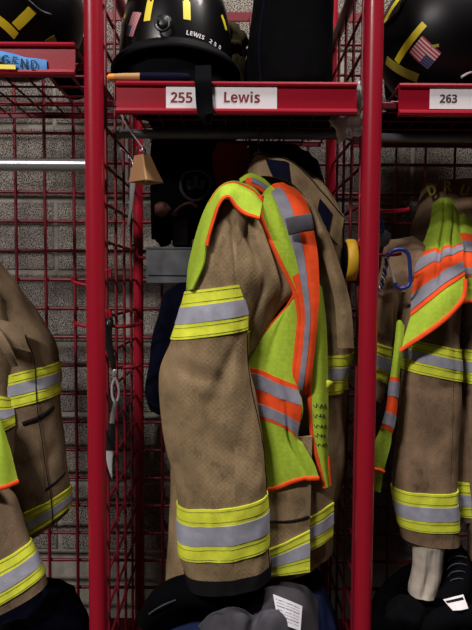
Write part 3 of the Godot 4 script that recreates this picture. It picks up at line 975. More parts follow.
func coat_263() -> void:
	var t := thing("turnout_coat", "brown tan firefighter coat in the 263 bay, sleeve with a pale knit wrist", "coat", P(430, 380, -0.15))
	var body := loft([[424, 184, 482, 180, -0.39, 0.05], [412, 226, 520, 220, -0.36, 0.08], [402, 280, 540, 280, -0.30, 0.09], [398, 340, 545, 345, -0.25, 0.09], [400, 400, 545, 405, -0.2, 0.09], [412, 460, 540, 465, -0.2, 0.09], [414, 506, 540, 512, -0.2, 0.09]], 0.006)
	part(t, "body", shell(body, 0, 1, 0, 1, 70, 60, 0, 0.005), M.tan_brown)
	bands(t, body, 0.3, 0.75, 0.86, 0.98, 20)
	# name lettering in an arc across the yoke
	var k := 0
	for q in [[431.5, 190.5, 22.0], [447, 186, 0.0], [464.5, 191, -22.0]]:
		part(t, "letter", words("DRU"[k], 0.026, 0.002), M.dull_yellow, Transform3D(Basis(Vector3.BACK, deg_to_rad(q[2])), P(q[0], q[1], -0.312)))
		k += 1
	var sl := loft([[404, 282, 462, 278, -0.135, 0.04, 0.8], [401, 310, 460, 312, -0.115, 0.045, 0.8], [402, 337, 459.5, 349, -0.10, 0.045, 0.8], [403, 368, 459.5, 380, -0.10, 0.045, 0.8], [399, 408, 459, 413, -0.10, 0.044, 0.8], [395.5, 453, 456.5, 455, -0.10, 0.042, 0.8], [394.5, 486, 455, 488.5, -0.10, 0.04, 0.8], [398.5, 523, 456, 527, -0.10, 0.038, 0.8], [401, 537, 457.5, 543, -0.10, 0.037, 0.8]], 0.004)
	sl.creases = [[0.56, 0.06, 0.6, 0.35, 0.03, 0.006], [0.45, 0.5, 0.55, 0.62, 0.04, 0.004]]
	var s := part(t, "sleeve", shell(sl, 0, 1, 0, 1, 90, 90, 0, 0.005), M.tan_brown)
	bands(t, sl, 0.0, 1.0, 0.25, 0.376, 80)
	bands(t, sl, 0.0, 1.0, 0.75, 0.876, 80)
	part(s, "seam", edge_trim(sl, [[0.57, 0.25], [0.58, 0.5], [0.6, 0.75], [0.6, 0.98]], 0.0007, 0.0007, 60, 0.001), M.tan_brown)
	var wr := loft([[411, 536, 444, 538, -0.10, 0.035], [412, 548, 442, 550, -0.10, 0.034], [412, 566, 441, 569, -0.10, 0.033], [408.5, 585, 437, 588, -0.10, 0.034], [408, 592, 436, 594, -0.10, 0.034]], 0.004)
	wr.creases = [[0.5, 0.2, 0.46, 1.0, 0.04, 0.008]]
	part(t, "knit_wrist", shell(wr, 0, 1, 0, 1, 60, 24, 0, 0.004), M.knit, Transform3D(), "pale knit wristlet")
	# the second front edge, cut off by the frame
	var r := loft([[461, 300, 530, 300, -0.13, 0.05], [461, 348, 530, 350, -0.13, 0.055], [462, 381, 530, 383, -0.13, 0.055], [462, 420, 528, 424, -0.13, 0.055], [465, 480, 528, 480, -0.13, 0.055], [470, 560, 528, 560, -0.13, 0.05]], 0.004)
	part(t, "sleeve", shell(r, 0, 1, 0, 1, 60, 50, 0, 0.005), M.tan_brown)
	bands(t, r, 0.0, 1.0, 0.2, 0.4, 50)
	# shoulder and upper arm behind the post
	var b := loft([[363, 282, 392, 276, -0.14, 0.05], [363, 300, 401, 292, -0.13, 0.06], [363, 330, 396, 320, -0.12, 0.06], [363, 338, 389, 346, -0.12, 0.055], [363, 366, 386.5, 381, -0.12, 0.05], [364, 392, 382, 402, -0.12, 0.045]], 0.008)
	b.creases = [[0.62, 0.05, 0.72, 0.5, 0.04, 0.014], [0.55, 0.2, 0.7, 0.7, 0.03, 0.01]]
	part(t, "sleeve", shell(b, 0, 1, 0, 1, 70, 50, 0, 0.005), M.tan_brown)
	bands(t, b, 0.0, 1.0, 0.6, 0.82, 50)
	var hood := loft([[388, 240, 412, 236, -0.22, 0.03], [384, 255, 424, 248, -0.2, 0.05], [380, 272, 430, 270, -0.18, 0.055], [372, 292, 420, 292, -0.16, 0.05]], 0.006)
	part(t, "folded_collar", shell(hood, 0, 1, 0, 1, 40, 30, 0, 0.005), M.tan_brown)

func vest_263() -> void:
	var t := thing("safety_vest", "lime, orange and silver vest folded over the coat in the 263 bay", "vest", P(435, 270, -0.05))
	var s := sheet([[[433, 206, -0.325], [441, 199, -0.310], [450, 199, -0.310], [458, 206, -0.325]], [[430, 226, -0.255], [440, 222, -0.235], [451, 222, -0.235], [460, 226, -0.255]], [[424, 243, -0.195], [436, 241, -0.175], [449, 240, -0.175], [462, 240, -0.195]], [[417, 266, -0.135], [432, 258, -0.120], [448, 252, -0.120], [463, 248, -0.140]], [[413, 296, -0.085], [429, 283, -0.065], [446, 271, -0.065], [463, 262, -0.090]],
		[[411.5, 314, -0.055], [428, 301, -0.035], [446, 286, -0.033], [464, 274, -0.060]], [[406, 332, -0.045], [427, 316, -0.023], [447, 300, -0.021], [464.5, 287, -0.045]], [[401, 352, -0.035], [423, 337, -0.015], [446, 319, -0.015], [463, 301, -0.035]]], 0.0025)
	s.creases = [[0.45, 0.05, 0.5, 0.6, 0.05, 0.010], [0.75, 0.1, 0.78, 0.5, 0.05, 0.007]]
	part(t, "front_panel", shell(s, 0, 1, 0, 1, 50, 80, 0.002, 0.004), M.lime)
	part(t, "orange_panel", shell(s, 0.0, 1.0, 0.36, 0.735, 40, 30, 0.004, 0.003), M.orange)
	part(t, "silver_stripe", shell(s, 0.0, 1.0, 0.40, 0.47, 40, 8, 0.0058, 0.002), M.vest_silver)
	part(t, "silver_stripe", shell(s, 0.0, 1.0, 0.575, 0.69, 40, 8, 0.0058, 0.002), M.vest_silver)
	part(t, "orange_trim", edge_trim(s, [[0, 0.99], [0.4, 0.99], [0.8, 0.99], [0.97, 0.97], [1, 0.9], [1, 0.78]], 0.0048, 0.0024, 60, 0.003), M.orange)
	var s2 := sheet([[[459, 216, -0.290], [464, 214, -0.285], [472, 222, -0.290]], [[460, 240, -0.200], [468, 240, -0.195], [484, 244, -0.210]], [[461, 262, -0.130], [470, 262, -0.125], [490, 268, -0.140]], [[461, 284, -0.090], [472, 284, -0.085], [494, 286, -0.105]], [[461, 304, -0.065], [474, 302, -0.060], [496, 302, -0.080]]], 0.002)
	part(t, "side_panel", shell(s2, 0, 1, 0, 1, 20, 40, 0.002, 0.003), M.lime)
	part(t, "orange_panel", shell(s2, 0, 1, 0.2, 0.68, 18, 20, 0.004, 0.003), M.orange)
	part(t, "silver_stripe", shell(s2, 0, 1, 0.28, 0.40, 18, 6, 0.0058, 0.002), M.vest_silver)
	part(t, "silver_stripe", shell(s2, 0, 1, 0.58, 0.66, 18, 6, 0.0058, 0.002), M.vest_silver)
	part(t, "orange_trim", edge_trim(s2, [[0, 0.99], [0.5, 0.99], [1, 0.99]], 0.0045, 0.0024, 20, 0.003), M.orange)
	# the end that hangs down beside the post
	var h := sheet([[[397, 322, -0.05], [400, 320, -0.045], [404, 326, -0.05]], [[394, 350, -0.045], [398, 350, -0.04], [402.5, 350, -0.045]], [[390, 380, -0.045], [394.5, 380, -0.04], [398, 381, -0.045]], [[386.5, 408, -0.045], [391, 409, -0.04], [395.5, 412, -0.045]], [[381, 428, -0.045], [386, 429, -0.04], [391.5, 433, -0.045]], [[373, 446, -0.045], [381, 446, -0.04], [390, 446, -0.045]], [[372, 469, -0.045], [378, 470, -0.04], [383, 472, -0.045]], [[371, 490, -0.05], [376, 491, -0.045], [380, 492, -0.05]]], 0.0015)
	part(t, "hanging_end", shell(h, 0, 1, 0, 1, 14, 70, 0.002, 0.003), M.lime)
	part(t, "orange_panel", shell(h, 0, 1, 0.27, 0.57, 12, 24, 0.004, 0.003), M.orange)
	part(t, "silver_stripe", shell(h, 0, 1, 0.29, 0.36, 12, 8, 0.0058, 0.002), M.vest_silver)
	part(t, "silver_stripe", shell(h, 0, 1, 0.45, 0.535, 12, 8, 0.0058, 0.002), M.vest_silver)
	part(t, "orange_trim", edge_trim(h, [[0, 0.855], [0.5, 0.855], [1, 0.855]], 0.004, 0.0024, 16, 0.003), M.orange)

# ---------------------------------------------------------------- helmets and gear on the shelves

func on_ball(c: Vector3, radii: Vector3, turn: Basis, u: float, v: float) -> Vector3:
	var d := turn.inverse() * (look * Vector3((u - 236.0) / FOCAL, -(v - 315.0) / FOCAL, -1)) / radii
	var o := turn.inverse() * (eye - c) / radii
	var b := o.dot(d)
	var q := b * b - d.length_squared() * (o.length_squared() - 1.0)
	var t := (-b - sqrt(maxf(q, 0.0))) / d.length_squared()
	return c + turn * ((o + d * t).normalized() * radii)

func sticker(root: Node3D, called: String, c: Vector3, radii: Vector3, turn: Basis, u: float, v: float, w: float, h: float, degrees: float, m: Material, bend := 0.0, taper := 0.0) -> MeshInstance3D:
	var s := Onball.new()
	s.c = c
	s.radii = radii
	s.turn = turn
	s.o = on_ball(c, radii, turn, u, v)
	var n := (turn * ((turn.inverse() * (s.o - c)) / (radii * radii))).normalized()
	var x := Vector3.UP.cross(n).normalized()
	var y := n.cross(x)
	var a := deg_to_rad(degrees)
	s.tx = (x * cos(a) + y * sin(a)) * w
	s.ty = (y * cos(a) - x * sin(a)) * h
	s.bend = bend
	s.taper = taper
	return part(root, called, shell(s, 0, 1, 0, 1, 24, 12, 0.0012, 0.001), m)

func dome(radii: Vector3, ridge := 0.0) -> ArrayMesh:
	var prof := []
	for k in 29:
		var a := PI * 0.5 * k / 28.0
		prof.append(Vector2(pow(sin(a), 0.82) + 0.0001, cos(a) * radii.y + ridge * pow(cos(a), 8)))
	prof.append(Vector2(1.0, -0.012))
	return lathe(prof, 56, radii.x, radii.z)

func brim(rx: float, rz: float, out: float, drop: float) -> ArrayMesh:
	var prof := [Vector2(0.97, 0.006)]
	for k in 7:
		var t := k / 6.0
		prof.append(Vector2(1.0 + out * t, -drop * t * t))
	prof.append_array([Vector2(1.025 + out, -drop + 0.003), Vector2(1.05 + out, -drop - 0.003), Vector2(1.045 + out, -drop - 0.011), Vector2(1.015 + out, -drop - 0.013)])
	for k in 7:
		var t := 1.0 - k / 6.0
		prof.append(Vector2(0.99 + out * t, -drop * t * t - 0.008))
	return lathe(prof, 72, rx, rz)

func gear_on_shelves() -> void:
	var deck: float = P(236, 82, 0).y - 0.003
	var deck1: float = P(40, 44, 0).y - 0.003
	# the helmet on the middle shelf, seen from below and behind
	var c := Vector3(P(176, 60, -0.16).x, P(176, 66.5, -0.16).y, -0.165)
	var radii := Vector3(0.126, 0.245, 0.132)
	var tip := Basis(Vector3.RIGHT, deg_to_rad(-5))
	var t := thing("fire_helmet", "glossy black fire helmet lettered LEWIS 255 with yellow tapes on the middle shelf", "helmet", Vector3(c.x, deck, c.z))
	var sh := part(t, "helmet_shell", dome(radii), M.helmet, Transform3D(tip, c))
	part(t, "brim", brim(radii.x, radii.z, 0.09, 0.016), M.rubber, Transform3D(tip, c))
	var flap := Loft.new()
	flap.host = self
	flap.noise = fold_noise
	flap.amp = 0.006
	for r in [[0.108, 0.0], [0.118, 0.35], [0.126, 0.7], [0.128, 1.0]]:
		flap.mid.append(Vector3(c.x, lerpf(c.y - 0.005, deck + 0.002, r[1]), c.z))
		flap.arm.append(Vector3(r[0], 0, 0))
		flap.dep.append(Vector3(r[0] * 1.1, 1.0, 0))
	part(t, "ear_flap", shell(flap, 0, 1, 0, 1, 64, 16, 0, 0.006), M.black_cloth)
	part(t, "liner", dome(Vector3(0.105, 0.12, 0.112)), M.black_cloth, Transform3D(tip, c - Vector3(0, 0.004, 0)))
	var I := tip
	sticker(t, "reflective_tape", c, radii, I, 150, 4, 0.015, 0.075, -4, M.yellow)
	sticker(t, "reflective_tape", c, radii, I, 186.5, 3, 0.015, 0.075, -1, M.yellow)
	sticker(t, "reflective_tape", c, radii, I, 131, 1, 0.014, 0.07, -28, M.yellow)
	sticker(t, "reflective_tape", c, radii, I, 219, 9, 0.013, 0.085, 26, M.yellow)
	sticker(t, "flag_sticker", c, radii, I, 133, 24, 0.05, 0.032, 70, M.flag)
	var st := part(t, "ridge_bracket", lathe([Vector2(0.001, 0.008), Vector2(0.012, 0.007), Vector2(0.017, 0.003), Vector2(0.018, -0.004)], 24), M.plastic, Transform3D(Basis(Vector3.RIGHT, deg_to_rad(70)), on_ball(c, radii, I, 163, 22)))
	part(st, "ring", tube([P(157, 18, -0.025), P(156, 26, -0.022), P(162, 31, -0.02), P(169, 27, -0.022), P(168, 18, -0.025)], 0.003, 8), M.plastic)
	var spell := "LEWIS255"
	for k in 8:
		var f: float = [0.0, 0.9, 2.05, 3.0, 3.75, 5.6, 6.7, 7.8][k]
		var u: float = 187.5 + f * 4.1
		var v: float = 33.0 + f * 0.7 + f * f * 0.15
		var p := on_ball(c, radii, I, u, v)
		var n := (tip * ((tip.inverse() * (p - c)) / (radii * radii))).normalized()
		var x: Vector3 = (Vector3.UP.cross(n).normalized() + Vector3.DOWN * (0.17 + f * 0.055)).normalized()
		x = (x - n * x.dot(n)).normalized()
		part(sh, "letter", words(spell[k], 0.0092, 0.0008), M.white_ink, Transform3D(Basis(x, n.cross(x), n), p + n * 0.0008))
	var lipf := 0.0125
	part(t, "chin_strap", ribbon([P(203, 66, -0.03), P(203, 74, -0.008), P(203, 79.5, 0.010), P(203.5, 86, lipf + 0.001), P(204, 97, lipf), P(205, 108, lipf), P(208, 116, lipf + 0.004), P(212, 118, lipf - 0.002)], 0.0165, 0.0017, 5), M.black_cloth, Transform3D(), "black strap over the shelf front")
	# tool lying along the shelf edge
	var ty := 0.010
	var tl := thing("hand_tool", "slim tool with orange tip and tan handle lying along the middle shelf edge", "tool", Vector3(P(145, 77, 0).x, deck + 0.003, 0.0))
	var y0: float = deck + 0.0035 + 0.0085
	var hx := func(u: float) -> Vector3: return Vector3(P(u, 77, 0.0).x, y0, -0.004)
	part(tl, "tip", tube([hx.call(106.5), hx.call(108.5), hx.call(112), hx.call(114.5)], [0.002, 0.006, 0.0068, 0.0065], 14), M.orange_tip)
	part(tl, "handle", tube([hx.call(114), hx.call(122), hx.call(132), hx.call(141)], [0.0066, 0.0076, 0.008, 0.0085], 14), M.wood)
	part(tl, "sleeve", tube([hx.call(140), hx.call(150), hx.call(175), hx.call(188), hx.call(189)], [0.0088, 0.0092, 0.009, 0.0075, 0.003], 14), M.navy)
	# black bag and olive roll beside it
	var bag := loft([[257, -28, 327, -28, -0.24, 0.17, 0.5], [255, 0, 327.5, 0, -0.24, 0.19, 0.5], [252, 24, 327, 24, -0.24, 0.2, 0.5], [247.5, 54, 326, 54, -0.24, 0.2, 0.5], [245.5, 76, 325, 76, -0.24, 0.2, 0.5], [247, 105, 324, 105, -0.24, 0.2, 0.5], [250, 113, 321, 113, -0.24, 0.195, 0.5]], 0.004)
	bag.creases = [[0.40, 0.0, 0.405, 1.0, 0.012, 0.004]]
	var bg := thing("gear_bag", "tall soft black bag standing beside the LEWIS helmet on the middle shelf", "bag", Vector3(P(287, 104, -0.16).x, deck, -0.16))
	part(bg, "body", shell(bag, 0, 1, 0, 1, 80, 50, 0, 0.006), M.black_cloth)
	part(bg, "seam", edge_trim(bag, [[0.41, 0.0], [0.40, 0.35], [0.405, 0.7], [0.41, 0.98]], 0.002, 0.002, 50), M.navy)
	part(bg, "top_panel", shell(bag, 0, 1, 0.0, 0.03, 80, 2, -0.001, 0.09), M.black_cloth)
	var oy: float = P(234, 14, -0.26).y
	var ol := thing("folded_gloves", "rumpled olive gloves wedged between the helmet and the black bag", "gloves", Vector3(P(237, 60, -0.27).x, deck, -0.26))
	var h2: float = (oy - deck) / 2
	part(ol, "glove", blob(Vector3(P(237, 60, -0.27).x, deck + h2 * 0.62, -0.26), Vector3(0.030, h2 * 0.60, 0.033), 0.02, 22.0), M.olive)
	part(ol, "glove", blob(Vector3(P(233, 40, -0.28).x, deck + h2 * 1.35, -0.275), Vector3(0.03, h2 * 0.55, 0.032), 0.02, 25.0), M.olive)
	# helmet on the right shelf, tipped to show its side
	var c2 := Vector3(P(452, 22, -0.21).x, deck + 0.172, -0.21)
	var r2 := Vector3(0.17, 0.165, 0.15)
	var turn2 := Basis(Vector3.BACK, deg_to_rad(28))
	var t2 := thing("fire_helmet", "glossy black fire helmet with a small flag sticker tipped on the 263 shelf", "helmet", Vector3(c2.x, deck, c2.z))
	var ball := SphereMesh.new()
	ball.radius = 1.0
	ball.height = 2.0
	ball.radial_segments = 72
	ball.rings = 36
	part(t2, "helmet_shell", ball, M.helmet_worn, Transform3D(turn2 * Basis.from_scale(r2), c2))
	sticker(t2, "reflective_tape", c2, r2, turn2, 408.5, 43.5, 0.016, 0.096, -52, M.yellow)
	sticker(t2, "reflective_tape", c2, r2, turn2, 400, 70, 0.095, 0.020, -44, M.dull_yellow, -0.12)
	sticker(t2, "reflective_tape", c2, r2, turn2, 392, 9, 0.016, 0.07, -42, M.yellow)
	sticker(t2, "flag_sticker", c2, r2, turn2, 424.5, 53, 0.056, 0.042, 131, M.flag)
	sticker(t2, "small_sticker", c2, r2, turn2, 435, 46, 0.016, 0.006, 0, M.dull_yellow)
	var ridge := []
	for q in [[377, 32], [390, 22], [400, 10], [406, -4]]:
		var p := on_ball(c2, r2, turn2, q[0], q[1])
		ridge.append(c2 + (p - c2) * 1.012)
	part(t2, "ridge", tube(ridge, 0.006, 10), M.helmet)
	var cup := on_ball(c2, r2, turn2, 470, 76)
	part(t2, "chin_strap", tube([cup + Vector3(-0.02, -0.004, 0.004), cup + Vector3(0, 0.006, 0.004), cup + Vector3(0.03, 0.01, 0.0)], 0.003, 8), M.white)
	var rc := loft([[392, 10, 520, 8, -0.40, 0.05, 0.8], [386, 36, 530, 34, -0.40, 0.075, 0.8], [384, 70, 532, 70, -0.40, 0.078, 0.8], [386, 112, 530, 112, -0.40, 0.075, 0.8], [392, 130, 524, 130, -0.40, 0.07, 0.8]], 0.012)
	var rcg := thing("rolled_coat", "black rolled coat filling the shelf behind the helmet with the flag sticker", "coat", Vector3(P(455, 130, -0.4).x, deck, -0.40))
	part(rcg, "cloth", shell(rc, 0, 1, 0, 1, 60, 40, 0, 0.006), M.black_cloth)
	part(rcg, "top_fold", shell(rc, 0, 1, 0.0, 0.03, 60, 2, -0.001, 0.04), M.black_cloth)
	for q in [[0.024, 0.235, -0.20, 0.175, "folded black cloth lying on the wire deck under the LEWIS helmet and bag"], [0.545, 0.215, -0.20, 0.125, "folded black cloth lying on the wire deck under the tipped flag helmet"]]:
		var pad := Loft.new()
		pad.host = self
		pad.noise = fold_noise
		pad.amp = 0.002
		for r in [[0.9, 0.004], [0.98, 0.003], [1.0, -0.001], [1.0, -0.012]]:
			pad.mid.append(Vector3(q[0], deck + r[1], q[2]))
			pad.arm.append(Vector3(q[1] * r[0], 0, 0))
			pad.dep.append(Vector3(q[3] * r[0], 0.3, 0))
		var pt := thing("folded_cloth", q[4], "cloth", Vector3(q[0], deck, q[2]))
		part(pt, "edge", shell(pad, 0, 1, 0, 1, 60, 6, 0, 0.004), M.black_cloth)
		part(pt, "top", bevel_box(Vector3(q[1] * 1.9, 0.006, q[3] * 1.9), 0.002), M.black_cloth, move(Vector3(q[0], deck + 0.003, q[2])))
	# helmet on the first shelf
	var c3 := Vector3(P(8, 20, -0.19).x, deck1 + 0.158, -0.19)
	var r3 := Vector3(0.172, 0.155, 0.15)
	var turn3 := Basis(Vector3.BACK, deg_to_rad(-20))
	var t3 := thing("fire_helmet", "glossy black fire helmet with yellow tapes above the blue taped shelf", "helmet", Vector3(c3.x, deck1, c3.z))
	part(t3, "helmet_shell", ball, M.helmet_worn, Transform3D(turn3 * Basis.from_scale(r3), c3))
	sticker(t3, "reflective_tape", c3, r3, turn3, 24.5, 18, 0.019, 0.052, -40, M.yellow)
	sticker(t3, "reflective_tape", c3, r3, turn3, 4, 24, 0.062, 0.017, -38, M.yellow, -0.9)
	sticker(t3, "reflective_tape", c3, r3, turn3, 51, 41, 0.024, 0.016, 48, M.dull_yellow)
	var rr := []
	for q in [[20, -6], [30, 4], [40, 12], [50, 16]]:
		var p := on_ball(c3, r3, turn3, q[0], q[1])
		rr.append(c3 + (p - c3) * 1.01)
	part(t3, "ridge", tube(rr, 0.006, 10), M.helmet)
	var hood3 := thing("dark_hood", "dark cloth hood slumped behind the helmet on the blue taped shelf", "hood", Vector3(P(72, 40, -0.38).x, deck1, -0.38))
	part(hood3, "body", blob(Vector3(P(72, 40, -0.38).x, deck1 + 0.098, -0.38), Vector3(0.05, 0.078, 0.05), 0.018, 12.0), M.black_cloth)

# ---------------------------------------------------------------- things hanging on the rack

func stack(rings: Array) -> ArrayMesh:                  # flat-sided solid from closed rings of equal count
	var st := SurfaceTool.new()
	st.begin(Mesh.PRIMITIVE_TRIANGLES)
	st.set_smooth_group(-1)
	var n: int = rings[0].size()
	for k in rings.size() - 1:
		for a in n:
			var b := (a + 1) % n
			for p in [rings[k][a], rings[k][b], rings[k + 1][a], rings[k][b], rings[k + 1][b], rings[k + 1][a]]:
				st.add_vertex(p)
	for e in [0, rings.size() - 1]:
		for a in range(1, n - 1):
			var tri := [0, a + 1, a] if e == 0 else [0, a, a + 1]
			for i in tri:
				st.add_vertex(rings[e][i])
	st.generate_normals()
	return st.commit()

func hook(label: String, x: float, z: float, v: float, reach: float, lift: float) -> void:
	var y: float = P(236, v, z).y
	var t := thing("rack_hook", label, "hook", Vector3(x, y, z))
	var s := signf(reach)
	part(t, "prong", tube([Vector3(x + s * 0.007, y + 0.03, z), Vector3(x + s * 0.008, y + 0.008, z), Vector3(x + s * 0.016, y, z), Vector3(x + reach * 0.6, y, z), Vector3(x + reach * 0.92, y + lift * 0.4, z), Vector3(x + reach, y + lift, z)], 0.004, 10), M.red)
	part(t, "clip", tube([Vector3(x + s * 0.007, y + 0.026, z), Vector3(x, y + 0.034, z), Vector3(x - s * 0.008, y + 0.03, z), Vector3(x - s * 0.008, y + 0.018, z)], 0.0035, 8), M.red)

func small_things() -> void:
	var xl: float = post_x[1]
	var xr: float = post_x[2]
	hook("upper red wire hook holding the black lanyard on the partition", xl, -0.10, 327, 0.076, 0.014)
	hook("lower red wire hook beside the black lanyard on the partition", xl, -0.115, 368, 0.074, 0.012)
	hook("red wire hook near the grey steel box at the back", xl, -0.44, 258, 0.062, 0.006)
	hook("upper of two short red hooks on the bare side of the partition", xl, -0.10, 286, -0.076, 0.016)
	hook("lower of two short red hooks on the bare side of the partition", xl, -0.10, 327, -0.073, 0.012)
	hook("red wire hook above the blue carabiner", xr, -0.06, 210, 0.095, 0.006)
	hook("red wire hook holding the blue carabiner", xr, -0.06, 254, 0.080, 0.004)
	# bell
	var b := thing("cow_bell", "copper coloured four-sided bell hanging under the 255 shelf", "bell", P(146, 184, -0.04))
	var top := P(142.5, 156, -0.04)
	var bot := P(146, 182.5, -0.04)
	var ring := func(p: Vector3, a: float, d: float):
		var r := []
		var bs := Basis(Vector3.UP, deg_to_rad(-38))
		var q := 0.0025
		for k in [[-a, d - q], [-a + q, d], [a - q, d], [a, d - q], [a, -d + q], [a - q, -d], [-a + q, -d], [-a, -d + q]]:
			r.append(p + bs * Vector3(k[0], 0, k[1]))
		return r
	var up := (top - bot).normalized()
	part(b, "bell_body", stack([ring.call(top + up * 0.001, 0.010, 0.009), ring.call(top, 0.0135, 0.0125), ring.call(top.lerp(bot, 0.5), 0.020, 0.0185), ring.call(bot, 0.0275, 0.025), ring.call(bot, 0.0255, 0.023), ring.call(top.lerp(bot, 0.06), 0.0115, 0.0105)]), M.copper)
	part(b, "handle", tube([P(137.5, 157, -0.04), P(136.5, 149, -0.04), P(139, 147.5, -0.04), P(144, 148, -0.04), P(145, 151, -0.04), P(144.5, 157, -0.04)], 0.0016, 8), M.plastic)
	part(b, "clapper", lathe([Vector2(0.001, 0.012), Vector2(0.004, 0.010), Vector2(0.006, 0.0), Vector2(0.004, -0.006), Vector2(0.0005, -0.008)], 14), M.steel, move(bot + Vector3(0, 0.010, 0)))
	var bh := thing("bell_hook", "thin silver wire hook from which the copper bell hangs", "hook", P(122, 116, -0.03))
	part(bh, "wire", tube([P(124, 118, -0.022), P(121, 113.5, -0.02), P(122, 117, -0.025), P(127, 126, -0.03), P(134, 136, -0.037), P(140, 144, -0.04), P(142.5, 148, -0.04), P(141.5, 151, -0.038), P(139.5, 149.5, -0.036)], 0.0016, 8), M.chrome)
	var tg := thing("metal_strip", "narrow grey metal strip hanging behind and below the copper bell", "strip", P(130, 205, -0.07))
	part(tg, "blade", ribbon([P(134, 168, -0.07), P(132.5, 186, -0.07), P(131, 205, -0.07), P(128.5, 225, -0.07)], [0.0075, 0.0026], 0.001, 5), M.pale_metal)
	part(tg, "loop", tube([P(134, 170, -0.07), P(131.5, 160, -0.075), P(126, 152, -0.08), P(121, 148, -0.085)], 0.0014, 6), M.chrome)
	# lanyard with clip and blade
	var ln := thing("lanyard", "black strap with a silver swivel clip looped on the partition's upper hook", "lanyard", P(112, 365, -0.09))
	var zl := -0.092
	part(ln, "strap", tube([P(110.5, 325, zl - 0.022), P(109.5, 320.5, zl - 0.008), P(108.5, 324, zl + 0.004), P(107.8, 334, zl + 0.004), P(109.5, 348, zl), P(112.5, 360, zl), P(113.5, 369, zl)], [0.006, 0.0085, 0.0095, 0.0085, 0.007, 0.005], 12), M.plastic)
	part(ln, "swivel", lathe([Vector2(0.001, 0.009), Vector2(0.005, 0.008), Vector2(0.0055, 0.0), Vector2(0.004, -0.006), Vector2(0.001, -0.008)], 16), M.chrome, move(P(114.5, 373, zl)))
	part(ln, "clip", tube([P(115, 377, zl), P(112, 386, zl), P(112.5, 397, zl), P(115.5, 403, zl), P(118.5, 397, zl), P(118.5, 387, zl), P(115.5, 378, zl)], 0.0028, 8), M.chrome)
	var kn := thing("folding_knife", "narrow black and silver blade hanging point down from the swivel clip", "knife", P(110, 470, -0.09))
	part(kn, "handle", ribbon([P(116, 400, zl), P(113.5, 412, zl), P(111.5, 426, zl)], [0.004, 0.006], 0.003, 5), M.steel)
	part(kn, "grip", ribbon([P(111.5, 423, zl), P(110.5, 436, zl), P(110, 450, zl)], [0.0065, 0.0088], 0.0035, 5), M.plastic)
	part(kn, "blade", ribbon([P(109.5, 448, zl), P(109.5, 460, zl), P(110.5, 470, zl), P(112, 478, zl)], [0.0095, 0.001], 0.0016, 5), M.pale_metal)
	# yellow wheel-shaped chock on the other partition
	var wy: float = P(351, 260, -0.1).y
	var ch := thing("door_chock", "round yellow and black disc clipped to the partition beside the storm flap", "disc", Vector3(xr - 0.03, wy - 0.046, -0.1))
	var side := Basis(Vector3.BACK, deg_to_rad(90))
	part(ch, "rim", lathe([Vector2(0.030, 0.0115), Vector2(0.041, 0.0115), Vector2(0.0445, 0.009), Vector2(0.0455, 0.0), Vector2(0.0445, -0.009), Vector2(0.041, -0.0115), Vector2(0.030, -0.0115)], 40), M.chock, Transform3D(side, Vector3(xr - 0.019, wy, -0.1)))
	part(ch, "hub", lathe([Vector2(0.0005, 0.013), Vector2(0.036, 0.0135), Vector2(0.040, 0.0125), Vector2(0.040, -0.01), Vector2(0.0005, -0.01)], 36), M.rubber, Transform3D(side, Vector3(xr - 0.019, wy, -0.1)))
	# blue carabiner and its braided strap
	var zc := -0.045
	var cb := thing("carabiner", "blue carabiner with a silver gate hanging on the hook beside the post", "carabiner", P(400, 290, zc))
	part(cb, "spine", tube([P(387, 257, zc), P(392, 251.5, zc), P(399, 249.5, zc), P(405.5, 251, zc), P(409, 257, zc), P(410, 268, zc), P(410.5, 279, zc), P(408, 286, zc), P(402, 288.5, zc), P(396.5, 286.5, zc), P(395, 282.5, zc)], 0.0042, 10), M.blue)
	part(cb, "gate", tube([P(387, 257, zc), P(391, 270, zc), P(395, 283, zc)], 0.0024, 8), M.chrome, Transform3D(), "silver gate")
	var bs := thing("braided_strap", "short silver grey braided strap hanging beside the blue carabiner", "strap", P(382, 290, zc))
	var br := []
	for k in 3:
		var pts := []
		for i in 13:
			var f := i / 12.0
			var o := sin(f * 20.0 + k * TAU / 3.0)
			pts.append(P(387 - f * 7.5 - f * (1 - f) * -4 + o * 1.7, 258 + f * 33, zc + 0.003 * cos(f * 20.0 + k * TAU / 3.0) - 0.006))
		part(bs, "strand", tube(pts, 0.0024, 7, 3), [M.chrome, M.dull_steel, M.blue][k])
	var ck := thing("small_clip", "tiny blue clip with a grey tag above the blue carabiner", "clip", P(381, 246, -0.06))
	part(ck, "clip", tube([P(379, 213, -0.058), P(377, 221, -0.058), P(379.5, 231, -0.058), P(383, 230, -0.058), P(382, 222, -0.058), P(380, 214, -0.058)], 0.0026, 8), M.blue)
	part(ck, "tag", shell(sheet([[[378, 231, -0.062], [384, 229, -0.06], [391, 234, -0.062]], [[378, 238, -0.06], [384, 237, -0.058], [390, 240, -0.06]], [[379, 246, -0.062], [384, 247, -0.06], [388, 244, -0.062]]], 0.001), 0, 1, 0, 1, 10, 10, 0.001, 0.002), M.dull_steel)
	# crumpled clear bag at the end of the middle shelf
	var pb := thing("plastic_bag", "crumpled clear plastic bag hanging off the end of the 255 shelf", "bag", P(347, 136, -0.05))
	part(pb, "film", blob(P(347, 121, -0.055), Vector3(0.027, 0.031, 0.018), 0.022, 34.0, 40), M.film)
	part(pb, "neck", blob(P(358.5, 99, -0.03), Vector3(0.007, 0.034, 0.010), 0.010, 50.0, 30), M.film)
	var chk := thing("coat_hook", "small steel hook over the rod holding the 255 coat", "hook", P(258, 150, -0.19))
	var ry: float = P(236, 134.5, -0.2).y
	var hx: float = P(258, 134, -0.2).x
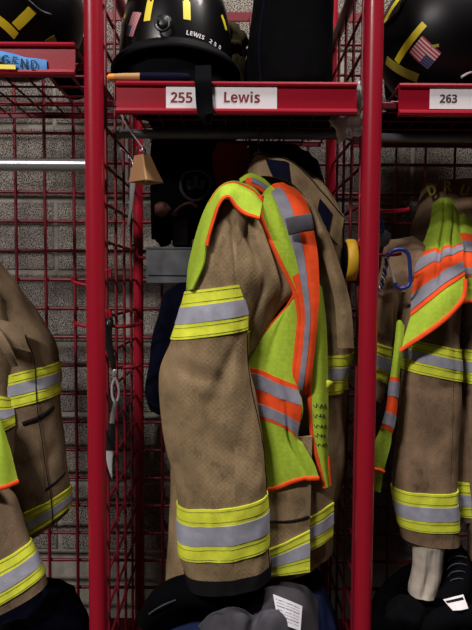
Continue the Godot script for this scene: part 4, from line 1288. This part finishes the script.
	part(chk, "hook", tube([Vector3(hx, ry - 0.004, -0.2135), Vector3(hx, ry + 0.008, -0.212), Vector3(hx, ry + 0.0135, -0.2), Vector3(hx, ry + 0.008, -0.188), Vector3(hx, ry - 0.02, -0.186), P(258, 148, -0.175), P(259, 153, -0.165), P(259, 150, -0.155)], 0.0024, 8), M.steel)
	# the back of the middle bay: a steel box with odds and ends on it, a dark shirt above
	var zb := -0.40
	var ba := P(146, 247, zb)
	var bb := P(218, 284, zb)
	var bx := thing("steel_box", "grey sheet steel box fixed at the back of the 255 bay", "box", Vector3((ba.x + bb.x) / 2, bb.y, zb - 0.045))
	part(bx, "body", bevel_box(Vector3(bb.x - ba.x, ba.y - bb.y, 0.08), 0.003), M.dull_steel, move(Vector3((ba.x + bb.x) / 2, (ba.y + bb.y) / 2, zb - 0.04)))
	part(bx, "rim", bevel_box(Vector3(bb.x - ba.x + 0.004, 0.006, 0.086), 0.002), M.dull_steel, move(Vector3((ba.x + bb.x) / 2, ba.y - 0.003, zb - 0.04)))
	part(bx, "door_seam", bevel_box(Vector3(bb.x - ba.x - 0.012, 0.003, 0.003), 0.001), M.rubber, move(Vector3((ba.x + bb.x) / 2, lerpf(ba.y, bb.y, 0.78), zb + 0.0005)))
	var q1 := thing("brown_pouch", "small reddish brown pouch on the steel box under the bell", "pouch", Vector3(P(163, 230, -0.44).x, ba.y, -0.44))
	part(q1, "body", blob(Vector3(P(163, 215, -0.44).x, ba.y + 0.058, -0.44), Vector3(0.024, 0.056, 0.022), 0.012, 20.0), M.black_cloth)
	part(q1, "flap", blob(Vector3(P(163, 212, -0.44).x, P(163, 211, -0.44).y, -0.425), Vector3(0.021, 0.020, 0.014), 0.006, 25.0), M.skin_brown)
	var q2 := thing("radio_case", "small black case with glossy edges on the steel box beside the brown pouch", "case", Vector3(P(182, 230, -0.44).x, ba.y, -0.44))
	part(q2, "body", bevel_box(Vector3(0.05, 0.085, 0.05), 0.008), M.plastic, move(Vector3(P(182, 230, -0.44).x, ba.y + 0.0425, -0.44)))
	part(q2, "knob", bevel_box(Vector3(0.012, 0.022, 0.012), 0.003), M.plastic, move(Vector3(P(176, 230, -0.44).x, ba.y + 0.095, -0.44)))
	part(q2, "strap", ribbon([P(172, 216, -0.41), P(180, 207, -0.408), P(190, 203, -0.41), P(197, 207, -0.415)], 0.004, 0.0015, 5), M.skin_brown)
	var shirt := sheet([[[152, 139, -0.23], [180, 138, -0.23], [212, 138, -0.23], [236, 139, -0.23]], [[150, 160, -0.36], [180, 160, -0.35], [210, 160, -0.345], [238, 160, -0.36]], [[150, 190, -0.44], [178, 190, -0.425], [208, 190, -0.42], [238, 190, -0.43]], [[151, 240, -0.485], [180, 240, -0.475], [208, 240, -0.475], [236, 240, -0.48]]], 0.008)
	var ds := thing("dark_shirt", "dark shirt with a round grey emblem hanging in the shade behind the bell", "shirt", P(194, 240, -0.45))
	var dm := part(ds, "cloth", shell(shirt, 0, 1, 0, 1, 50, 50, 0, 0.005), M.black_cloth)
	var e0 := Vector2(0.53, 0.60)
	var loop := []
	for k in 25:
		loop.append([e0.x + 0.165 * cos(TAU * k / 24.0), e0.y + 0.145 * sin(TAU * k / 24.0)])
	part(dm, "emblem", edge_trim(shirt, loop, 0.004, 0.0008, 48, 0.001), M.grey_cloth, Transform3D(), "grey ring emblem")
	for k in [[-0.065, -0.03, -0.055, 0.06], [0.0, -0.08, 0.0, 0.05], [0.065, -0.03, 0.055, 0.06]]:
		part(dm, "emblem", edge_trim(shirt, [[e0.x + k[0], e0.y + k[1]], [e0.x + k[0] * 1.2, e0.y], [e0.x + k[2], e0.y + k[3]]], 0.0075, 0.0008, 16, 0.001), M.grey_cloth)
	var rs := sheet([[[218, 143, -0.215], [232, 142, -0.215], [246, 143, -0.215]], [[212, 160, -0.27], [230, 160, -0.26], [250, 160, -0.27]], [[216, 185, -0.28], [232, 186, -0.27], [250, 184, -0.28]]], 0.008)
	var rc := thing("red_cloth", "dull red cloth hanging in shade behind the coat collar", "cloth", P(230, 180, -0.28))
	part(rc, "cloth", shell(rs, 0, 1, 0, 1, 24, 24, 0, 0.004), cloth(null, null, Color8(104, 22, 30), 4.0))
	var dj := thing("dark_jacket", "dark maroon jacket hanging in shade behind the turned-up coat collar", "jacket", P(300, 300, -0.44))
	var djs := loft([[246, 146, 300, 146, -0.36, 0.03], [236, 162, 318, 162, -0.40, 0.05], [232, 190, 324, 192, -0.41, 0.055], [230, 240, 326, 244, -0.42, 0.05], [232, 310, 326, 312, -0.42, 0.05]], 0.012)
	part(dj, "cloth", shell(djs, 0, 1, 0, 1, 60, 40, 0, 0.005), cloth(null, null, Color8(34, 12, 18), 4.0))
	part(dj, "hanger_loop", tube([P(268, 150, -0.37), P(269, 140, -0.30), P(270, 133, -0.225), P(271, 130, -0.2)], 0.003, 8), M.black_cloth)
	# navy jacket behind the sleeve
	var nj := thing("navy_jacket", "navy blue jacket hanging behind the soiled tan sleeve", "jacket", P(170, 410, -0.33))
	var nl := loft([[176, 284, 212, 280, -0.3, 0.03], [166, 292, 212, 290, -0.3, 0.05], [160, 306, 212, 306, -0.3, 0.055], [153.5, 334, 210, 336, -0.3, 0.06], [148, 368, 206, 372, -0.3, 0.06], [145.5, 392, 200, 398, -0.3, 0.055], [150, 408, 198, 418, -0.3, 0.05]], 0.006)
	nl.creases = [[0.4, 0.2, 0.46, 0.8, 0.03, 0.008]]
	part(nj, "sleeve", shell(nl, 0, 1, 0, 1, 60, 50, 0, 0.005), M.navy)
	part(nj, "cuff", shell(nl, 0, 1, 0.93, 1, 60, 4, 0.002, 0.006), M.black_cloth)

# ---------------------------------------------------------------- gear at the bottom of the bays

func bottom_gear() -> void:
	var b := thing("duffel_bag", "stuffed navy gear bag with a bunched grey strap and a white printed label", "bag", P(236, 700, -0.15))
	var l := loft([[190, 590, 300, 578, -0.16, 0.10, 0.8], [160, 600, 322, 582, -0.16, 0.15, 0.8], [146, 616, 331, 602, -0.16, 0.17, 0.8], [138, 640, 336, 632, -0.16, 0.18, 0.8], [136, 690, 338, 690, -0.16, 0.18, 0.8], [142, 716, 334, 716, -0.16, 0.17, 0.8]], 0.014)
	part(b, "body", shell(l, 0, 1, 0, 1, 80, 50, 0, 0.006), M.navy_blue)
	part(b, "rolled_top", tube([P(146, 622, -0.05), P(160, 604, -0.03), P(180, 592, -0.02), P(212, 590, -0.015), P(244, 594, -0.015), P(262, 606, -0.02), P(270, 625, -0.03)], [0.022, 0.03, 0.032, 0.034, 0.032, 0.028, 0.026], 18), M.black_cloth)
	var fl := sheet([[[250, 588, -0.04], [276, 582, -0.03], [304, 586, -0.05], [318, 600, -0.08]], [[254, 606, 0.0], [278, 604, 0.015], [302, 607, 0.0], [318, 616, -0.04]], [[258, 645, 0.02], [280, 645, 0.035], [302, 645, 0.03], [316, 645, 0.0]]], 0.004)
	var f := part(b, "end_flap", shell(fl, 0, 1, 0, 1, 30, 30, 0.002, 0.005), M.grey_cloth)
	f.material_override = cloth(null, null, Color8(66, 64, 68), 4.0)
	var lb := sheet([[[273, 594, 0.012], [288, 600, 0.022], [302, 606, 0.02]], [[275.5, 608, 0.026], [289, 613, 0.034], [301, 618, 0.03]], [[278, 622, 0.036], [290, 627, 0.044], [300, 631, 0.042]]], 0.001)
	part(f, "printed_label", shell(lb, 0, 1, 0, 1, 16, 16, 0.002, 0.0015), M.print, Transform3D(), "white printed label")
	var gs := sheet([[[198, 626, 0.0], [212, 613, 0.015], [228, 608, 0.02], [243, 610, 0.026], [254, 615, 0.03], [266, 610, 0.03], [280, 611, 0.03], [294, 622, 0.02]], [[204, 638, 0.03], [216, 626, 0.045], [230, 622, 0.05], [243, 624, 0.055], [254, 632, 0.045], [266, 624, 0.055], [280, 624, 0.05], [292, 634, 0.04]],
		[[206, 690, 0.04], [218, 690, 0.055], [230, 690, 0.06], [243, 690, 0.06], [254, 690, 0.05], [266, 690, 0.06], [280, 690, 0.055], [292, 690, 0.045]]], 0.004)
	gs.creases = [[0.2, 0.0, 0.3, 0.8, 0.05, 0.006], [0.62, 0.0, 0.5, 0.7, 0.05, 0.008], [0.75, 0.1, 0.68, 0.7, 0.05, 0.006]]
	part(b, "strap", shell(gs, 0, 1, 0, 1, 60, 30, 0.002, 0.006), M.grey_cloth, Transform3D(), "bunched grey strap")
	part(b, "piping", tube([P(149, 614, 0.0), P(158, 608, 0.012), P(168, 603, 0.016), P(176, 600, 0.012)], 0.0016, 8), M.grey_cloth)
	# left: dark trousers
	var d := thing("dark_trousers", "heap of dark navy trousers below the cut-off tan coat", "trousers", P(30, 700, -0.15))
	var dl := loft([[-60, 606, 40, 598, -0.18, 0.10, 0.9], [-70, 618, 72, 606, -0.18, 0.15, 0.9], [-80, 640, 86, 632, -0.18, 0.17, 0.9], [-80, 715, 88, 715, -0.18, 0.17, 0.9]], 0.02)
	part(d, "cloth", shell(dl, 0, 1, 0, 1, 70, 40, 0, 0.006), M.navy)
	part(d, "waistband", shell(dl, 0.2, 0.8, 0.05, 0.2, 40, 6, 0.004, 0.004), M.black_cloth)
	# right: black gear
	var g := thing("black_gear", "heap of black gear with a white label below the pale knit wrist", "gear", P(430, 710, -0.15))
	var gl := loft([[418, 576, 500, 560, -0.2, 0.08, 0.9], [396, 594, 520, 574, -0.18, 0.13, 0.9], [376, 612, 530, 596, -0.17, 0.16, 0.9], [370, 640, 535, 632, -0.17, 0.18, 0.9], [370, 715, 535, 715, -0.17, 0.18, 0.9]], 0.014)
	part(g, "body", shell(gl, 0, 1, 0, 1, 80, 50, 0, 0.006), M.black_cloth)
	part(g, "sleeve", tube([P(452, 548, -0.17), P(459, 562, -0.13), P(457, 586, -0.09), P(446, 608, -0.05)], [0.02, 0.027, 0.03, 0.028], 18), M.black_cloth)
	for k in 4:
		var y := 556 + k * 7.5
		part(g, "pale_streak", tube([P(447 + k * 0.3, y + 6, -0.108 + k * 0.008), P(452, y + 1.5, -0.098 + k * 0.008), P(460, y, -0.096 + k * 0.008), P(467, y + 2, -0.106 + k * 0.008)], 0.0012, 6), M.grey_cloth)
	part(g, "roll", blob(P(404, 614, -0.02), Vector3(0.042, 0.03, 0.04), 0.012, 18.0), M.black_cloth)
	part(g, "roll", tube([P(420, 640, 0.0), P(440, 622, 0.02), P(462, 616, 0.02), P(485, 622, 0.01)], 0.024, 16), M.black_cloth)
	var wl := sheet([[[443.5, 600, 0.005], [453, 597.5, 0.012], [463, 595, 0.006]], [[448, 605.5, 0.02], [457, 604, 0.026], [465.5, 602, 0.02]], [[453, 611, 0.034], [461, 610.5, 0.04], [468, 609, 0.034]]], 0.001)
	var wlb := part(g, "label", shell(wl, 0, 1, 0, 1, 14, 10, 0.002, 0.0015), M.white, Transform3D(), "white label")
	part(wlb, "printed_bar", shell(wl, 0.06, 0.92, 0.18, 0.36, 10, 4, 0.003, 0.001), M.cuff)
